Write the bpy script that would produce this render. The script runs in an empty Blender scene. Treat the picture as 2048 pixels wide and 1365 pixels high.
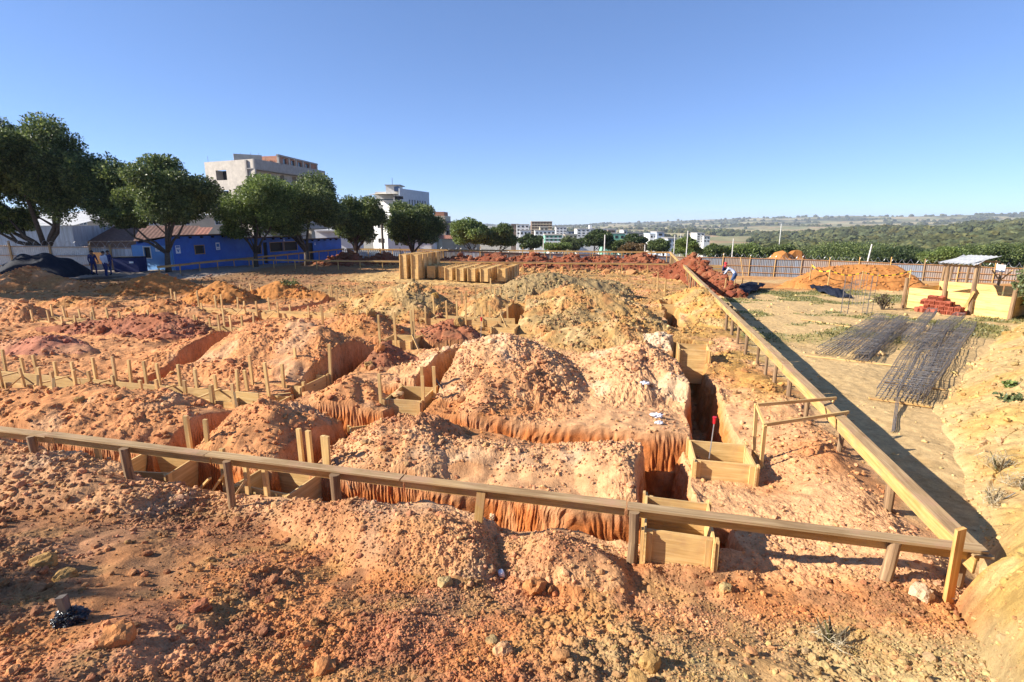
import bpy, bmesh, math, random
import numpy as np
from mathutils import Vector, Matrix, Euler
SC = bpy.context.scene
COL = SC.collection
R = math.radians
# ---------------------------------------------------------------- camera, sky, sun, exposure
CAMZ, FPX, PITCH = 3.7, 1050.0, R(12.7)
cam_d = bpy.data.cameras.new("camera"); cam = bpy.data.objects.new("camera", cam_d); COL.objects.link(cam)
cam.location = (0, 0, CAMZ); cam.rotation_euler = (R(90) - PITCH, 0, 0)
cam_d.sensor_width = 36; cam_d.lens = 36 * FPX / 2048; cam_d.clip_start = 0.05; cam_d.clip_end = 20000
SC.camera = cam
SUN_AZ, SUN_EL = R(8), R(29)             # shadows fall towards +X, turned 8 degrees to +Y
sdir = Vector((-math.cos(SUN_AZ) * math.cos(SUN_EL), -math.sin(SUN_AZ) * math.cos(SUN_EL), math.sin(SUN_EL)))
W = bpy.data.worlds.new("World"); SC.world = W; W.use_nodes = True
nt = W.node_tree; bg = nt.nodes["Background"]
sky = nt.nodes.new("ShaderNodeTexSky"); sky.sky_type = 'NISHITA'; sky.sun_disc = False
sky.sun_elevation = SUN_EL; sky.sun_rotation = math.atan2(sdir.x, sdir.y)
sky.altitude = 1100; sky.air_density = 0.7; sky.dust_density = 0.0; sky.ozone_density = 2.6
tn = nt.nodes.new("ShaderNodeMix"); tn.data_type = 'RGBA'; tn.blend_type = 'MULTIPLY'; tn.inputs[0].default_value = 1; tn.inputs[7].default_value = (.76, .82, 1, 1)   # clear dry-season blue
nt.links.new(sky.outputs[0], tn.inputs[6]); gm = nt.nodes.new("ShaderNodeGamma"); gm.inputs[1].default_value = .7; nt.links.new(tn.outputs[2], gm.inputs[0])
tn2 = nt.nodes.new("ShaderNodeMix"); tn2.data_type = 'RGBA'; tn2.blend_type = 'MULTIPLY'; tn2.inputs[0].default_value = 1; tn2.inputs[7].default_value = (.87, 1.03, 1.22, 1)
nt.links.new(gm.outputs[0], tn2.inputs[6]); nt.links.new(tn2.outputs[2], bg.inputs[0]); bg.inputs[1].default_value = 0.126
sun_d = bpy.data.lights.new("sun", 'SUN'); sun_d.energy = 5.0; sun_d.angle = R(0.5); sun_d.color = (1.0, 0.93, 0.82)
sun = bpy.data.objects.new("sun", sun_d); COL.objects.link(sun)
sun.rotation_euler = sdir.to_track_quat('Z', 'Y').to_euler(); sun.location = (-30, -10, 40)
SC.view_settings.view_transform = 'Standard'; SC.view_settings.look = 'None'
SC.view_settings.exposure = 1.1; SC.view_settings.gamma = 1.0
SC.cycles.max_bounces = 6; SC.cycles.diffuse_bounces = 3; SC.cycles.volume_bounces = 0

# ---------------------------------------------------------------- survey helpers: a sighted point at a given distance or height
def P(u, v, Y):
    t = (682.5 - v) / FPX
    yy = math.cos(PITCH) + t * math.sin(PITCH); zz = -math.sin(PITCH) + t * math.cos(PITCH)
    s = Y / yy
    return Vector(((u - 1024) / FPX * s, Y, CAMZ + zz * s))
def PZ(u, v, z):
    t = (682.5 - v) / FPX
    yy = math.cos(PITCH) + t * math.sin(PITCH); zz = -math.sin(PITCH) + t * math.cos(PITCH)
    s = (z - CAMZ) / zz
    return Vector(((u - 1024) / FPX * s, yy * s, z))
CX, CY = 4.36, 4.35                       # corner of the setting-out boards
GA, GB = (-0.973, 0.232), (0.232, 0.973)  # site axes: p along the front board to the left, q away along the right board
def G(p, q, z=0.0): return Vector((CX + GA[0] * p + GB[0] * q, CY + GA[1] * p + GB[1] * q, z))
GROT = math.atan2(-GA[1], -GA[0])         # rotation that puts local x along -p and local y along q
# ---------------------------------------------------------------- numpy noise
def _h(ix, iy, seed):
    h = (ix.astype(np.int64) * 374761393 + iy.astype(np.int64) * 668265263 + seed * 974634777) & 0xffffffff
    h = ((h ^ (h >> 13)) * 1274126177) & 0xffffffff
    h = (h ^ (h >> 16)) & 0xffff
    return h.astype(np.float32) * np.float32(2 * math.pi / 65536)
def pn(x, y, f=1.0, seed=0):
    x = np.asarray(x, np.float32) * np.float32(f); y = np.asarray(y, np.float32) * np.float32(f)
    xi = np.floor(x); yi = np.floor(y); fx = x - xi; fy = y - yi
    xi = xi.astype(np.int32); yi = yi.astype(np.int32)
    def g(dx, dy):
        a = _h(xi + dx, yi + dy, seed)
        return np.cos(a) * (fx - dx) + np.sin(a) * (fy - dy)
    w = fx * fx * fx * (fx * (fx * 6 - 15) + 10); w2 = fy * fy * fy * (fy * (fy * 6 - 15) + 10)
    a = g(0, 0); b = g(1, 0); c = g(0, 1); d = g(1, 1)
    return (a + (b - a) * w + ((c + (d - c) * w) - (a + (b - a) * w)) * w2) * np.float32(1.5)
def sst(a, b, x):
    t = np.clip((x - a) / (b - a), 0, 1); return t * t * (3 - 2 * t)
# ---------------------------------------------------------------- earthworks
# trenches: p0, p1, q0, q1, depth
TR = [(1.9, 22, .30, 1.1, 1.0), (2.35, 3.05, .9, 3.3, .85), (1.38, 2.12, 2.3, 12.5, 1.15), (1.45, 2.05, 14.5, 21, .9), (1.4, 24, 3.15, 3.9, 1.05),
      (7.85, 8.55, .9, 3.4, 1.0), (10.0, 10.75, .8, 9.6, 1.0), (7.35, 8.1, 3.6, 19.8, 1.05), (7.6, 10.4, 4.75, 5.45, .9),
      (1.9, 3.0, 9.3, 10.1, .75), (6.2, 24, 9.3, 10.1, .95), (7.7, 11.0, 13.05, 13.65, .7), (15.2, 24, 13.05, 13.65, .6), (8.5, 26, 18.1, 18.7, .6),
      (14.2, 14.9, 3.6, 9.6, .8), (17.2, 17.9, .8, 3.4, .8), (17.6, 18.3, 9.7, 18.4, .5)]
# dirt heaps: label, soil kind, slope, ridge [(u, v, Y) ...]
MD = [
 ("pale pink dirt heap with cream streaks directly behind the front board", 'salmon', .42, [(800, 850, 8.0), (835, 838, 7.95), (880, 868, 7.8), (1000, 893, 7.55), (1150, 907, 7.3), (1245, 893, 7.15)]),
 ("small orange dirt heap with a steep cut right side, behind two pairs of forms", 'rose', .45, [(430, 850, 8.8), (490, 815, 8.75), (535, 803, 8.7), (600, 830, 8.6)]),
 ("long low orange heap at left edge behind the front board", 'rose', .36, [(-150, 790, 10.3), (0, 788, 9.9), (150, 776, 9.6), (300, 792, 9.3), (380, 822, 9.0)]),
 ("largest pink and tan heap with two peaks left of the long trench", 'salmon', .37, [(930, 718, 12.9), (985, 676, 12.7), (1015, 668, 12.6), (1060, 690, 12.3), (1150, 735, 12.1), (1230, 722, 12.2), (1290, 688, 12.4), (1350, 725, 12.2)]),
 ("squat block of earth with fluted cut faces and a small pink heap on top", 'rose', .55, [(680, 770, 10.9), (703, 757, 10.85), (735, 770, 10.8)]),
 ("red clod heap on a square island of uncut ground", 'redbrown', .62, [(745, 715, 13.9), (772, 684, 13.8), (800, 705, 13.7), (850, 720, 13.5)]),
 ("broad pink heap with shaded right flank beside the open trench", 'rose', .38, [(190, 745, 14.2), (300, 700, 14.6), (450, 660, 14.6), (560, 640, 14.5), (640, 652, 14.2), (715, 690, 13.9)]),
 ("purplish red low heap at the left edge above the long row of stakes", 'purple', .45, [(-180, 690, 15.5), (0, 684, 15.0), (90, 674, 14.8), (165, 696, 14.5)]),
 ("dark red and brown heap topped with stones behind the broad pink heap", 'redbrown', .5, [(30, 662, 17.9), (150, 648, 17.8), (260, 633, 17.7), (340, 626, 17.6), (405, 650, 17.3)]),
 ("dull brown heap at left edge with stakes in front", 'rose', .6, [(-160, 590, 21), (0, 595, 20.5), (50, 608, 20), (95, 640, 19.6)]),
 ("low orange heap with wooden stakes before it, second heap row from the back", 'orange', .6, [(70, 608, 23.5), (130, 594, 23.2), (220, 602, 23)]),
 ("low tan heap behind the dark red heap", 'orange', .6, [(270, 616, 21.8), (330, 597, 21.7), (400, 622, 21.3)]),
 ("bright orange heap half in tree shade before the blue building", 'bright', .62, [(240, 566, 28.2), (310, 545, 28), (350, 556, 27.7), (430, 585, 27)]),
 ("dark brown shaded heap in front of the tarpaulin mound", 'orange', .6, [(-120, 545, 31), (0, 550, 31), (55, 532, 30.5), (120, 556, 30), (190, 572, 29)]),
 ("small bright orange heap left of the green weed", 'bright', .65, [(395, 584, 25.4), (440, 562, 25.2), (485, 578, 25)]),
 ("orange heap with a green weed on top", 'bright', .6, [(510, 582, 27), (560, 559, 27), (605, 571, 26.8), (660, 592, 26)]),
 ("smooth ochre heap with dark shaded flank before the stacked boxes", 'ochre', .55, [(715, 593, 22.4), (775, 576, 22.2), (825, 563, 22.0), (860, 576, 21.8)]),
 ("stony orange heap in front of the smooth ochre heap", 'orange', .55, [(655, 652, 18.3), (700, 632, 18.2), (745, 624, 18.1), (790, 650, 17.9)]),
 ("red heap with boulders beside two braced boxes", 'redbrown', .6, [(860, 655, 17.4), (905, 637, 17.2), (930, 650, 17)]),
 ("pointed ochre heap left of the sunken box and right of the shaded one", 'ochre', .62, [(945, 603, 21.3), (985, 590, 21.2), (1020, 605, 21)]),
 ("grey ochre ridge of clods behind the high ochre heap", 'olive', .5, [(1000, 575, 26.5), (1050, 552, 26.8), (1100, 543, 27), (1160, 556, 27), (1230, 562, 27.5)]),
 ("high ochre heap with stony crown in the middle of the site", 'ochre', .43, [(1070, 592, 20.6), (1110, 580, 20.6), (1150, 570, 20.5), (1200, 580, 20.1), (1270, 605, 19.6)]),
 ("low brown ochre heap between the high ochre heap and the two peaked heap", 'ochre', .5, [(1120, 660, 16.6), (1180, 648, 16.4), (1225, 640, 16.3), (1260, 655, 16.0)]),
 ("small whitish stony heap near the third box of the long trench", 'cream', .5, [(1285, 668, 15.7), (1325, 663, 15.6), (1350, 672, 15.3)]),
 ("bright yellow heap under the far part of the right board", 'yellow', .55, [(1375, 580, 26.5), (1400, 572, 24.5), (1425, 592, 22.3), (1440, 620, 20)]),
 ("pale dusty hump of soil under the front board, left of the leaning prop", 'salmon', .5, [(600, 1012, 6.0), (690, 1006, 5.6), (760, 1030, 5.35), (850, 1036, 5.2), (900, 1060, 5.0)]),
 ("pale hump of soil under the front board, right of the leaning prop", 'salmon', .55, [(1050, 1092, 5.0), (1120, 1082, 4.9), (1200, 1112, 4.75)]),
 ("purplish shaded hump of soil at the left end of the front board", 'salmon', .35, [(-150, 885, 7.4), (0, 900, 6.9), (120, 938, 6.5), (250, 980, 6.1)]),
 ("tall red brown heap of broken clay just outside the right board", 'clay', .8, [(1382, 510, 39), (1400, 522, 37.5), (1435, 548, 34), (1478, 580, 30.5)]),
 ("large bright orange heap roped off by striped tape", 'bright', .62, [(1590, 562, 38), (1640, 536, 38.2), (1690, 530, 38), (1730, 529, 37.6), (1790, 531, 37), (1830, 560, 35.5)]),
]
for i in range(9):      # row of dark red clay heaps before the far board
    u0 = 690 + i * 74
    MD.append((None, 'clay', .36, [(u0 - 22, 519 - (i % 3) * 2, 52), (u0 + 8, 506 + (i * 5 % 4) * 2 - 1, 51.5), (u0 + 34, 517 + (i * 7 % 3) * 2, 51)]))
CLAY_PLACE = ["partly behind the tall stacked boxes", "left most in its row in tree shade", "", "", "", "", "", "", ""]
SOILS = {'salmon': (.58, .32, .155), 'orange': (.48, .205, .075), 'rose': (.54, .245, .10), 'ochre': (.40, .235, .085), 'yellow': (.46, .27, .075), 'olive': (.31, .215, .10),
         'cream': (.62, .45, .28), 'purple': (.42, .17, .10), 'redbrown': (.33, .125, .062), 'brown': (.24, .135, .07), 'clay': (.21, .062, .03),
         'bright': (.44, .185, .055), 'sand': (.55, .375, .175), 'deep': (.50, .15, .035), 'grass': (.24, .225, .075), 'gravel': (.28, .25, .22), 'yellowbank': (.43, .275, .085), 'greyolive': (.41, .295, .135)}
SK = {k: np.array(v, np.float32) for k, v in SOILS.items()}
SEGS = []
for mi, (lb, kd, sl, pts) in enumerate(MD):
    w = [P(*q) for q in pts]
    for a, b in zip(w[:-1], w[1:]): SEGS.append((mi, sl, a, b))
TOE = [(3.05, 2.6), (3.72, 3.55), (4.12, 4.22), (4.62, 4.5), (6.1, 6.2), (9.0, 10.7), (11.0, 12.4), (15.9, 16.9), (21.4, 21.6), (46, 39)]
def toe_dist(X, Y):
    best = np.full(X.shape, 1e9, np.float32); sg = np.zeros(X.shape, np.float32)
    for (ax, ay), (bx, by) in zip(TOE[:-1], TOE[1:]):
        dx, dy = bx - ax, by - ay; L = dx * dx + dy * dy
        t = np.clip(((X - ax) * dx + (Y - ay) * dy) / L, 0, 1)
        d = np.hypot(X - ax - t * dx, Y - ay - t * dy)
        c = (X - ax) * dy - (Y - ay) * dx
        m = d < best; best = np.where(m, d, best); sg = np.where(m, np.sign(c), sg)
    return best * sg
def terrain(X, Y, full=True):
    """height, heap index (-1 none), wall factor, trench factor, p, q, bank distance"""
    X = np.asarray(X, np.float32); Y = np.asarray(Y, np.float32)
    p = (X - CX) * GA[0] + (Y - CY) * GA[1]; q = (X - CX) * GB[0] + (Y - CY) * GB[1]
    dist = np.hypot(X, Y)
    site = sst(-.6, .25, p)
    zs = .08 - .012 * np.clip(q, 0, 60) * (1 - .7 * sst(8, 30, p))
    zs = zs - .03 * np.clip(q - 33, 0, 40) * sst(20, 30, p)
    zs = zs + .17 * np.exp(-((p - .45) / .7) ** 2) * sst(12, 4, q)
    d = np.clip(Y - 7, 0, 62); zl = .02 - .018 * d - .0004 * d * d
    z = zs * site + zl * (1 - site)
    z = z + .31 * np.clip(-q - .5, 0, 5.2)
    out = np.clip(np.maximum(Y - 66, 0) , 0, 60)
    z = z - out * .05
    z = z + pn(X, Y, .35, 1) * .09 * sst(60, 10, dist) + pn(X, Y, .9, 2) * .055 * site + .03 * pn(X, Y, .9, 2) * (1 - site)
    # bank on the right
    td = toe_dist(X + pn(X, Y, .8, 31) * .25 * sst(4.6, 7, Y), Y)
    st = .75 + 3.6 * sst(5.6, 4.4, Y)
    cap = .95 + .65 * sst(5, 9, Y)
    bank = np.clip(td, 0, None); bz = cap * (1 - np.exp(-bank * st / cap)) + .12 * np.clip(bank - .4, 0, 6) * sst(9, 4, Y) + .10 * np.clip(bank - 1, 0, 5)
    z = z + bz
    base = z
    # heaps
    wx = X + pn(X, Y, 1.1, 5) * .16 + pn(X, Y, 3.3, 6) * .05; wy = Y + pn(X, Y, 1.1, 7) * .16 + pn(X, Y, 3.3, 8) * .05
    sv = 1 + .25 * pn(X, Y, .7, 9)
    hid = np.full(X.shape, -1, np.int32); hz = z.copy()
    for mi, sl, a, b in SEGS:
        rad = max(a.z, b.z) / sl + 3.2
        m = (X > min(a.x, b.x) - rad) & (X < max(a.x, b.x) + rad) & (Y > min(a.y, b.y) - rad) & (Y < max(a.y, b.y) + rad)
        ix = np.nonzero(m)[0] if m.ndim == 1 else None
        if ix is None or ix.size == 0: continue
        x = wx[ix]; y = wy[ix]; dx, dy = b.x - a.x, b.y - a.y; L = dx * dx + dy * dy + 1e-6
        t = np.clip(((x - a.x) * dx + (y - a.y) * dy) / L, 0, 1)
        dd = np.hypot(x - a.x - t * dx, y - a.y - t * dy); r0 = .22
        down_sun = np.clip(((x - a.x - t * dx) * .978 + (y - a.y - t * dy) * .208) / (dd + .05), 0, 1)   # side away from the sun shaped steeper so that it falls into shade
        h = a.z + (b.z - a.z) * t - sl * (1 + .9 * down_sun * down_sun) * sv[ix] * (np.sqrt(dd * dd + r0 * r0) - r0)
        up = h > hz[ix]
        hz[ix] = np.where(up, h, hz[ix]); hid[ix] = np.where(up & (h > base[ix] + .10), mi, hid[ix])
    k = .10; z = np.maximum(hz, base) + k * .25 * np.clip(1 - np.abs(hz - base) / k, 0, 1) ** 2
    # lumps and clods
    nearw = sst(34, 12, dist)
    rough = np.where(hid >= 0, 1.0, .55) * (.35 + .65 * np.maximum(site, sst(.2, -.4, q)))
    rough = rough * np.where(td > 0, .6, 1) * (1 - .55 * sst(-1.6, -1.1, q) * sst(.4, -.1, q) * sst(3, 5, p))
    fg = sst(.3, -.5, q)
    lum = pn(X, Y, 1.3, 10) * .09 + np.abs(pn(X, Y, 2.2, 11)) * .06 + pn(X, Y, 4.1, 12) * .045 - .03
    z = z + rough * lum * (1 + .15 * fg) * np.where(hid >= 0, .75, 1)
    if full:
        msk = np.clip(.55 + 1.2 * pn(X, Y, .8, 13), 0.1, 1.3)
        z = z + rough * msk * (1 + .5 * fg) * (pn(X, Y, 8.5, 14) * .032 + pn(X, Y, 17, 15) * .022 * sst(40, 20, dist) + pn(X, Y, 38, 16) * .012 * sst(18, 9, dist))
        # rain-worn runs down the cut yellow bank
        z = z + sst(0, .3, td) * (pn(X, Y, 1.1, 17) * .08 + np.abs(pn(X, Y, 3.2, 18)) * .05 + pn(X, Y, 9, 20) * .02 - np.maximum(0, .06 - np.abs(pn(X, Y, .9, 19))) * .9)
    # trenches
    flu = pn(p, q, .9, 21) * .14 + pn(p, q, 2.3, 22) * .012 - .02
    fac = np.zeros(X.shape, np.float32); fl = np.zeros(X.shape, np.float32); insd = np.full(X.shape, -9, np.float32)
    for p0, p1, q0, q1, dp in TR:
        ins = np.minimum(np.minimum(p - p0, p1 - p), np.minimum(q - q0, q1 - q)) + flu
        f = sst(-.04, .17, ins)
        fl = np.where(f > fac, dp, fl); fac = np.maximum(fac, f); insd = np.maximum(insd, ins)
    gnd = .05 - .012 * np.clip(q, 0, 60) * (1 - .7 * sst(8, 30, p))
    zs_ = 0; floor = gnd - fl + pn(X, Y, 1.7, 24) * .08 + np.abs(pn(X, Y, 6, 25)) * .05 + .22 * sst(.32, .08, insd) * np.clip(.3 + pn(X, Y, .9, 26), 0, 1)
    zt = z * (1 - fac) + np.minimum(floor, z) * fac
    wall = fac * (1 - sst(.9, 1.0, fac)) * 4
    hid = np.where(fac > .5, -1, hid)
    return zt, hid, np.clip(wall, 0, 1), fac, p, q, td
def lerp(c, k, w): return c + (SK[k] - c) * w[:, None]
def soil(X, Y, Z, hid, wall, fac, p, q, td):
    n = X.shape[0]
    c = np.empty((n, 3), np.float32); c[:] = SK['salmon']
    n1 = pn(X, Y, .25, 41); n2 = pn(X, Y, .8, 42); n3 = pn(X, Y, 2.4, 43)
    c = lerp(c, 'orange', sst(-.1, .5, n1 + .5 * n2))
    c = lerp(c, 'rose', sst(8, 10.5, p) * .85)
    ctr = sst(11, 15, Y) * sst(12, 7, p)
    c = lerp(c, 'ochre', ctr * sst(-.6, .1, n2 + .4 * n1) * .9)
    rt = sst(2.2, .6, p) * sst(7.5, 12, Y)
    c = lerp(c, 'yellow', rt * sst(-.35, .35, n2 + .3 * n3) * .7)
    c = lerp(c, 'orange', sst(22, 30, Y) * .4)
    c = lerp(c, 'ochre', sst(22, 30, Y) * sst(-.4, .1, n2) * .8)
    c = lerp(c, 'olive', sst(24, 30, Y) * sst(.0, .4, n1 - .3 * n3) * .5)
    for mi, (lb, kd, sl, pts) in enumerate(MD):
        m = hid == mi
        if not m.any(): continue
        cc = np.empty((int(m.sum()), 3), np.float32); cc[:] = SK[kd]
        a, b = n2[m], n3[m]
        if kd in ('salmon', 'rose'):
            cc = lerp(cc, 'orange', sst(0, .5, n1[m] * 1.2 + b * .5) * .5); cc = lerp(cc, 'cream', sst(.15, .6, a + .4 * b) * (.55 if kd == 'salmon' else .3))
            cc = lerp(cc, 'redbrown', sst(.3, .6, -a + .5 * b) * .35)
        elif kd in ('ochre', 'yellow'):
            cc = lerp(cc, 'olive', sst(-.1, .4, a) * .7); cc = lerp(cc, 'orange', sst(.05, .5, b - a) * .5); cc = lerp(cc, 'sand', sst(.1, .5, pn(X[m], Y[m], 1.4, 49)) * .6)
        elif kd == 'orange':
            cc = lerp(cc, 'ochre', sst(.0, .5, a) * .5); cc = lerp(cc, 'salmon', sst(.1, .5, -a + .3 * b) * .6)
        elif kd in ('redbrown', 'clay'):
            cc = lerp(cc, 'purple' if kd == 'redbrown' else 'redbrown', sst(0, .5, a) * .5); cc = lerp(cc, 'brown', sst(.1, .5, b) * .4)
        elif kd == 'purple':
            cc = lerp(cc, 'salmon', sst(-.1, .5, a) * .5)
        c[m] = cc
    # foreground spoil
    fg = sst(.25, -.35, q - .25 * n2) * (p > -1.2)
    f = np.empty((n, 3), np.float32); f[:] = SK['orange']
    f = lerp(f, 'salmon', sst(0, .4, n2 - .2) * .6)
    f = lerp(f, 'purple', sst(-.1, .3, n2 + .5 * n3) * .35 * sst(2, 5, p))
    f = lerp(f, 'brown', sst(.0, .45, n3 + .6 * pn(X, Y, 1.3, 44)) * .6)
    f = lerp(f, 'greyolive', sst(3.8, 1.5, p + 1.0 * n2) * sst(-.5, -1.1, q + .4 * n2) * .95)
    f = lerp(f, 'redbrown', sst(-.1, .4, pn(X, Y, .6, 50) + .4 * n3) * .5 * sst(2.2, 4.0, p))
    f = lerp(f, 'ochre', sst(.1, .5, pn(X, Y, 1.9, 45)) * .5)
    f = lerp(f, 'brown', sst(6.2, 8.6, p - .8 * n2) * .5)
    c = c + (f - c) * (fg * np.where(hid >= 0, .35, 1))[:, None]
    # lot
    lot = sst(-.15, -.7, p + .25 * n3) * (q > -1)
    l = np.empty((n, 3), np.float32); l[:] = SK['sand']
    l = lerp(l, 'ochre', sst(.0, .6, n1 + .4 * n3) * .5)
    l = lerp(l, 'grass', sst(14, 21, Y) * sst(-.12, .35, n2 * .6 + n1 + .3 * n3) * .8 * sst(39, 33, Y))
    l = lerp(l, 'bright', sst(34, 37, Y) * sst(46, 40, Y + n2 * 3) * .85)
    l = lerp(l, 'orange', sst(45, 50, Y) * .6)
    b = sst(-.05, .35, td)
    l = lerp(l, 'ochre', b * .5); l = lerp(l, 'yellowbank', b * sst(-.1, .35, n2 + .3 * n3) * .7)
    l = lerp(l, 'greyolive', b * sst(.05, .5, -n2 + n1 * .5) * .7)
    c = c + (l - c) * (lot * np.where(hid >= 0, 0, 1))[:, None]
    hump = sst(.02, .12, td) * sst(5.2, 4.4, Y)
    hc = np.empty((n, 3), np.float32); hc[:] = SK['yellowbank']
    hc = lerp(hc, 'greyolive', sst(.35, .7, td + .25 * n2) * .8); hc = lerp(hc, 'sand', sst(.1, .5, n3) * .5)
    c = c + (hc - c) * hump[:, None]
    # yard of grey gravel on the left behind the heaps
    c = lerp(c, 'brown', sst(27, 30, Y + 2 * n2) * sst(-9, -14, X) * np.where(hid >= 0, .15, .75))  # brown dirt, its dark tone also standing in for tree shade
    yard = sst(35, 36, Y + .5 * n2) * sst(-20, -22, X) * np.where(hid >= 0, 0, 1)
    c = lerp(c, 'gravel', yard * .8)
    road = sst(.1, .4, 1 - np.abs(q - 29.5 + .5 * n2) / 4.0) * sst(8, 11, p + n2) * sst(25, 21, p) * np.where(hid >= 0, 0, 1)
    c = lerp(c, 'sand', road * .9); c = lerp(c, 'yellow', road * .35)
    c = lerp(c, 'clay', sst(40, 43, q) * sst(54, 52, q) * sst(0, 1, p) * np.where(hid >= 0, 0, 1) * .8)
    # cut faces and trench floors
    w = np.clip(wall * 1.3, 0, 1)
    wc = np.empty((n, 3), np.float32); wc[:] = SK['deep']
    wc = lerp(wc, 'salmon', sst(-.1, .6, pn(p * 3 + q * 3, Z * 2.5, 1.0, 46)) * .45); wc = lerp(wc, 'cream', sst(-.15, .1, Z + .012 * q + .1 * n3) * .35)
    wc = lerp(wc, 'yellow', rt * .8); wc = lerp(wc, 'ochre', ctr * .75)
    c = c + (wc - c) * (w * .9)[:, None]
    fl = sst(.7, 1, fac)
    fc = np.empty((n, 3), np.float32); fc[:] = SK['orange']; fc = lerp(fc, 'ochre', np.maximum(rt, ctr) * .7); fc = lerp(fc, 'salmon', sst(-.2, .4, n3) * .5)
    c = c + (fc - c) * (fl * (1 - w))[:, None]
    c = c * (1 + .16 * pn(X, Y, 5, 47) + .12 * pn(X, Y, 14, 48))[:, None]
    return np.clip(c, .01, .9)
def hz(x, y):
    return float(terrain(np.array([x]), np.array([y]))[0][0])
QUAL = (1500, 1800); NCLOD = 180000
# ---------------------------------------------------------------- materials
def mat(name, rough=.8, spec=.3):
    m = bpy.data.materials.new(name); m.use_nodes = True
    n = m.node_tree; b = n.nodes["Principled BSDF"]
    b.inputs["Roughness"].default_value = rough; b.inputs["Specular IOR Level"].default_value = spec
    return m, n, b
def N(n, t, **k):
    o = n.nodes.new(t)
    for a, v in k.items(): setattr(o, a, v)
    return o
def noise(n, vec, scale, detail=4, rough=.6):
    t = N(n, "ShaderNodeTexNoise"); t.inputs["Scale"].default_value = scale; t.inputs["Detail"].default_value = detail; t.inputs["Roughness"].default_value = rough
    if vec is not None: n.links.new(vec, t.inputs["Vector"])
    return t.outputs["Fac"]
def ramp(n, fac, stops):
    r = N(n, "ShaderNodeValToRGB"); e = r.color_ramp.elements
    while len(e) < len(stops): e.new(.5)
    for i, (p, c) in enumerate(stops): e[i].position = p; e[i].color = (*c, 1) if len(c) == 3 else c
    n.links.new(fac, r.inputs[0]); return r.outputs[0]
def mix(n, a, b, fac, mode='MIX'):
    m = N(n, "ShaderNodeMix", data_type='RGBA', blend_type=mode)
    for sock, val in ((m.inputs[0], fac), (m.inputs[6], a), (m.inputs[7], b)):
        if hasattr(val, 'links'): n.links.new(val, sock)
        else: sock.default_value = val if not isinstance(val, tuple) else (*val[:3], 1)
    return m.outputs[2]
def bump(n, b, h, strength, dist):
    k = N(n, "ShaderNodeBump"); k.inputs["Strength"].default_value = strength; k.inputs["Distance"].default_value = dist
    n.links.new(h, k.inputs["Height"]); n.links.new(k.outputs[0], b.inputs["Normal"])
def soil_mat(name, pebble=True):
    m, n, b = mat(name, .95, .1)
    a = N(n, "ShaderNodeAttribute", attribute_name="soil"); tc = N(n, "ShaderNodeTexCoord")
    f1 = noise(n, tc.outputs["Object"], 9, 6, .7); f2 = noise(n, tc.outputs["Object"], 55, 3, .7)
    c1 = ramp(n, f1, [(.3, (.72, .68, .66)), (.55, (1, 1, 1)), (.75, (1.18, 1.2, 1.22))])
    c2 = ramp(n, f2, [(.3, (.7, .68, .66)), (.5, (1, 1, 1)), (.72, (1.2, 1.22, 1.25))])
    c = mix(n, a.outputs["Color"], c1, .8, 'MULTIPLY'); c = mix(n, c, c2, .7, 'MULTIPLY')
    n.links.new(c, b.inputs["Base Color"])
    ad = N(n, "ShaderNodeMath", operation='ADD'); n.links.new(f1, ad.inputs[0]); n.links.new(f2, ad.inputs[1])
    bump(n, b, ad.outputs[0], .5, .024)
    return m
def wood_mat(name, dark, mid, light, rough=.75, mud=0.0):
    m, n, b = mat(name, rough, .25)
    uv = N(n, "ShaderNodeUVMap"); uv.uv_map = "UVMap"
    oi = N(n, "ShaderNodeObjectInfo")
    mp = N(n, "ShaderNodeMapping"); mp.inputs["Scale"].default_value = (1.6, 34, 1)
    n.links.new(uv.outputs[0], mp.inputs[0])
    ad = N(n, "ShaderNodeVectorMath", operation='ADD'); n.links.new(mp.outputs[0], ad.inputs[0])
    sc = N(n, "ShaderNodeVectorMath", operation='SCALE'); cb = N(n, "ShaderNodeCombineXYZ")
    for i in (0, 1, 2): n.links.new(oi.outputs["Random"], cb.inputs[i])
    n.links.new(cb.outputs[0], sc.inputs[0]); sc.inputs["Scale"].default_value = 97.0; n.links.new(sc.outputs[0], ad.inputs[1])
    g = noise(n, ad.outputs[0], 1.0, 5, .6)
    c = ramp(n, g, [(.28, dark), (.5, mid), (.72, light)])
    mp2 = N(n, "ShaderNodeMapping"); mp2.inputs["Scale"].default_value = (1.1, 3, 1); n.links.new(uv.outputs[0], mp2.inputs[0])
    ad2 = N(n, "ShaderNodeVectorMath", operation='ADD'); n.links.new(mp2.outputs[0], ad2.inputs[0]); n.links.new(sc.outputs[0], ad2.inputs[1])
    g2 = noise(n, ad2.outputs[0], 1.3, 3, .6)
    c = mix(n, c, ramp(n, g2, [(.3, (.68, .62, .55)), (.5, (1, 1, 1)), (.7, (1.12, 1.08, 1.0))]), .8, 'MULTIPLY')
    rv = ramp(n, oi.outputs["Random"], [(0, (.78, .76, .74)), (.5, (1, 1, 1)), (1, (1.1, 1.04, .95))])
    c = mix(n, c, rv, .8, 'MULTIPLY')
    if mud:
        tc = N(n, "ShaderNodeTexCoord"); mm = ramp(n, noise(n, tc.outputs["Object"], 2.3, 7, .75), [(.50, (0, 0, 0)), (.64, (mud, mud, mud))])
        c = mix(n, c, (.42, .24, .14), mm)
    n.links.new(c, b.inputs["Base Color"]); bump(n, b, g, .35, .004)
    return m
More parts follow.
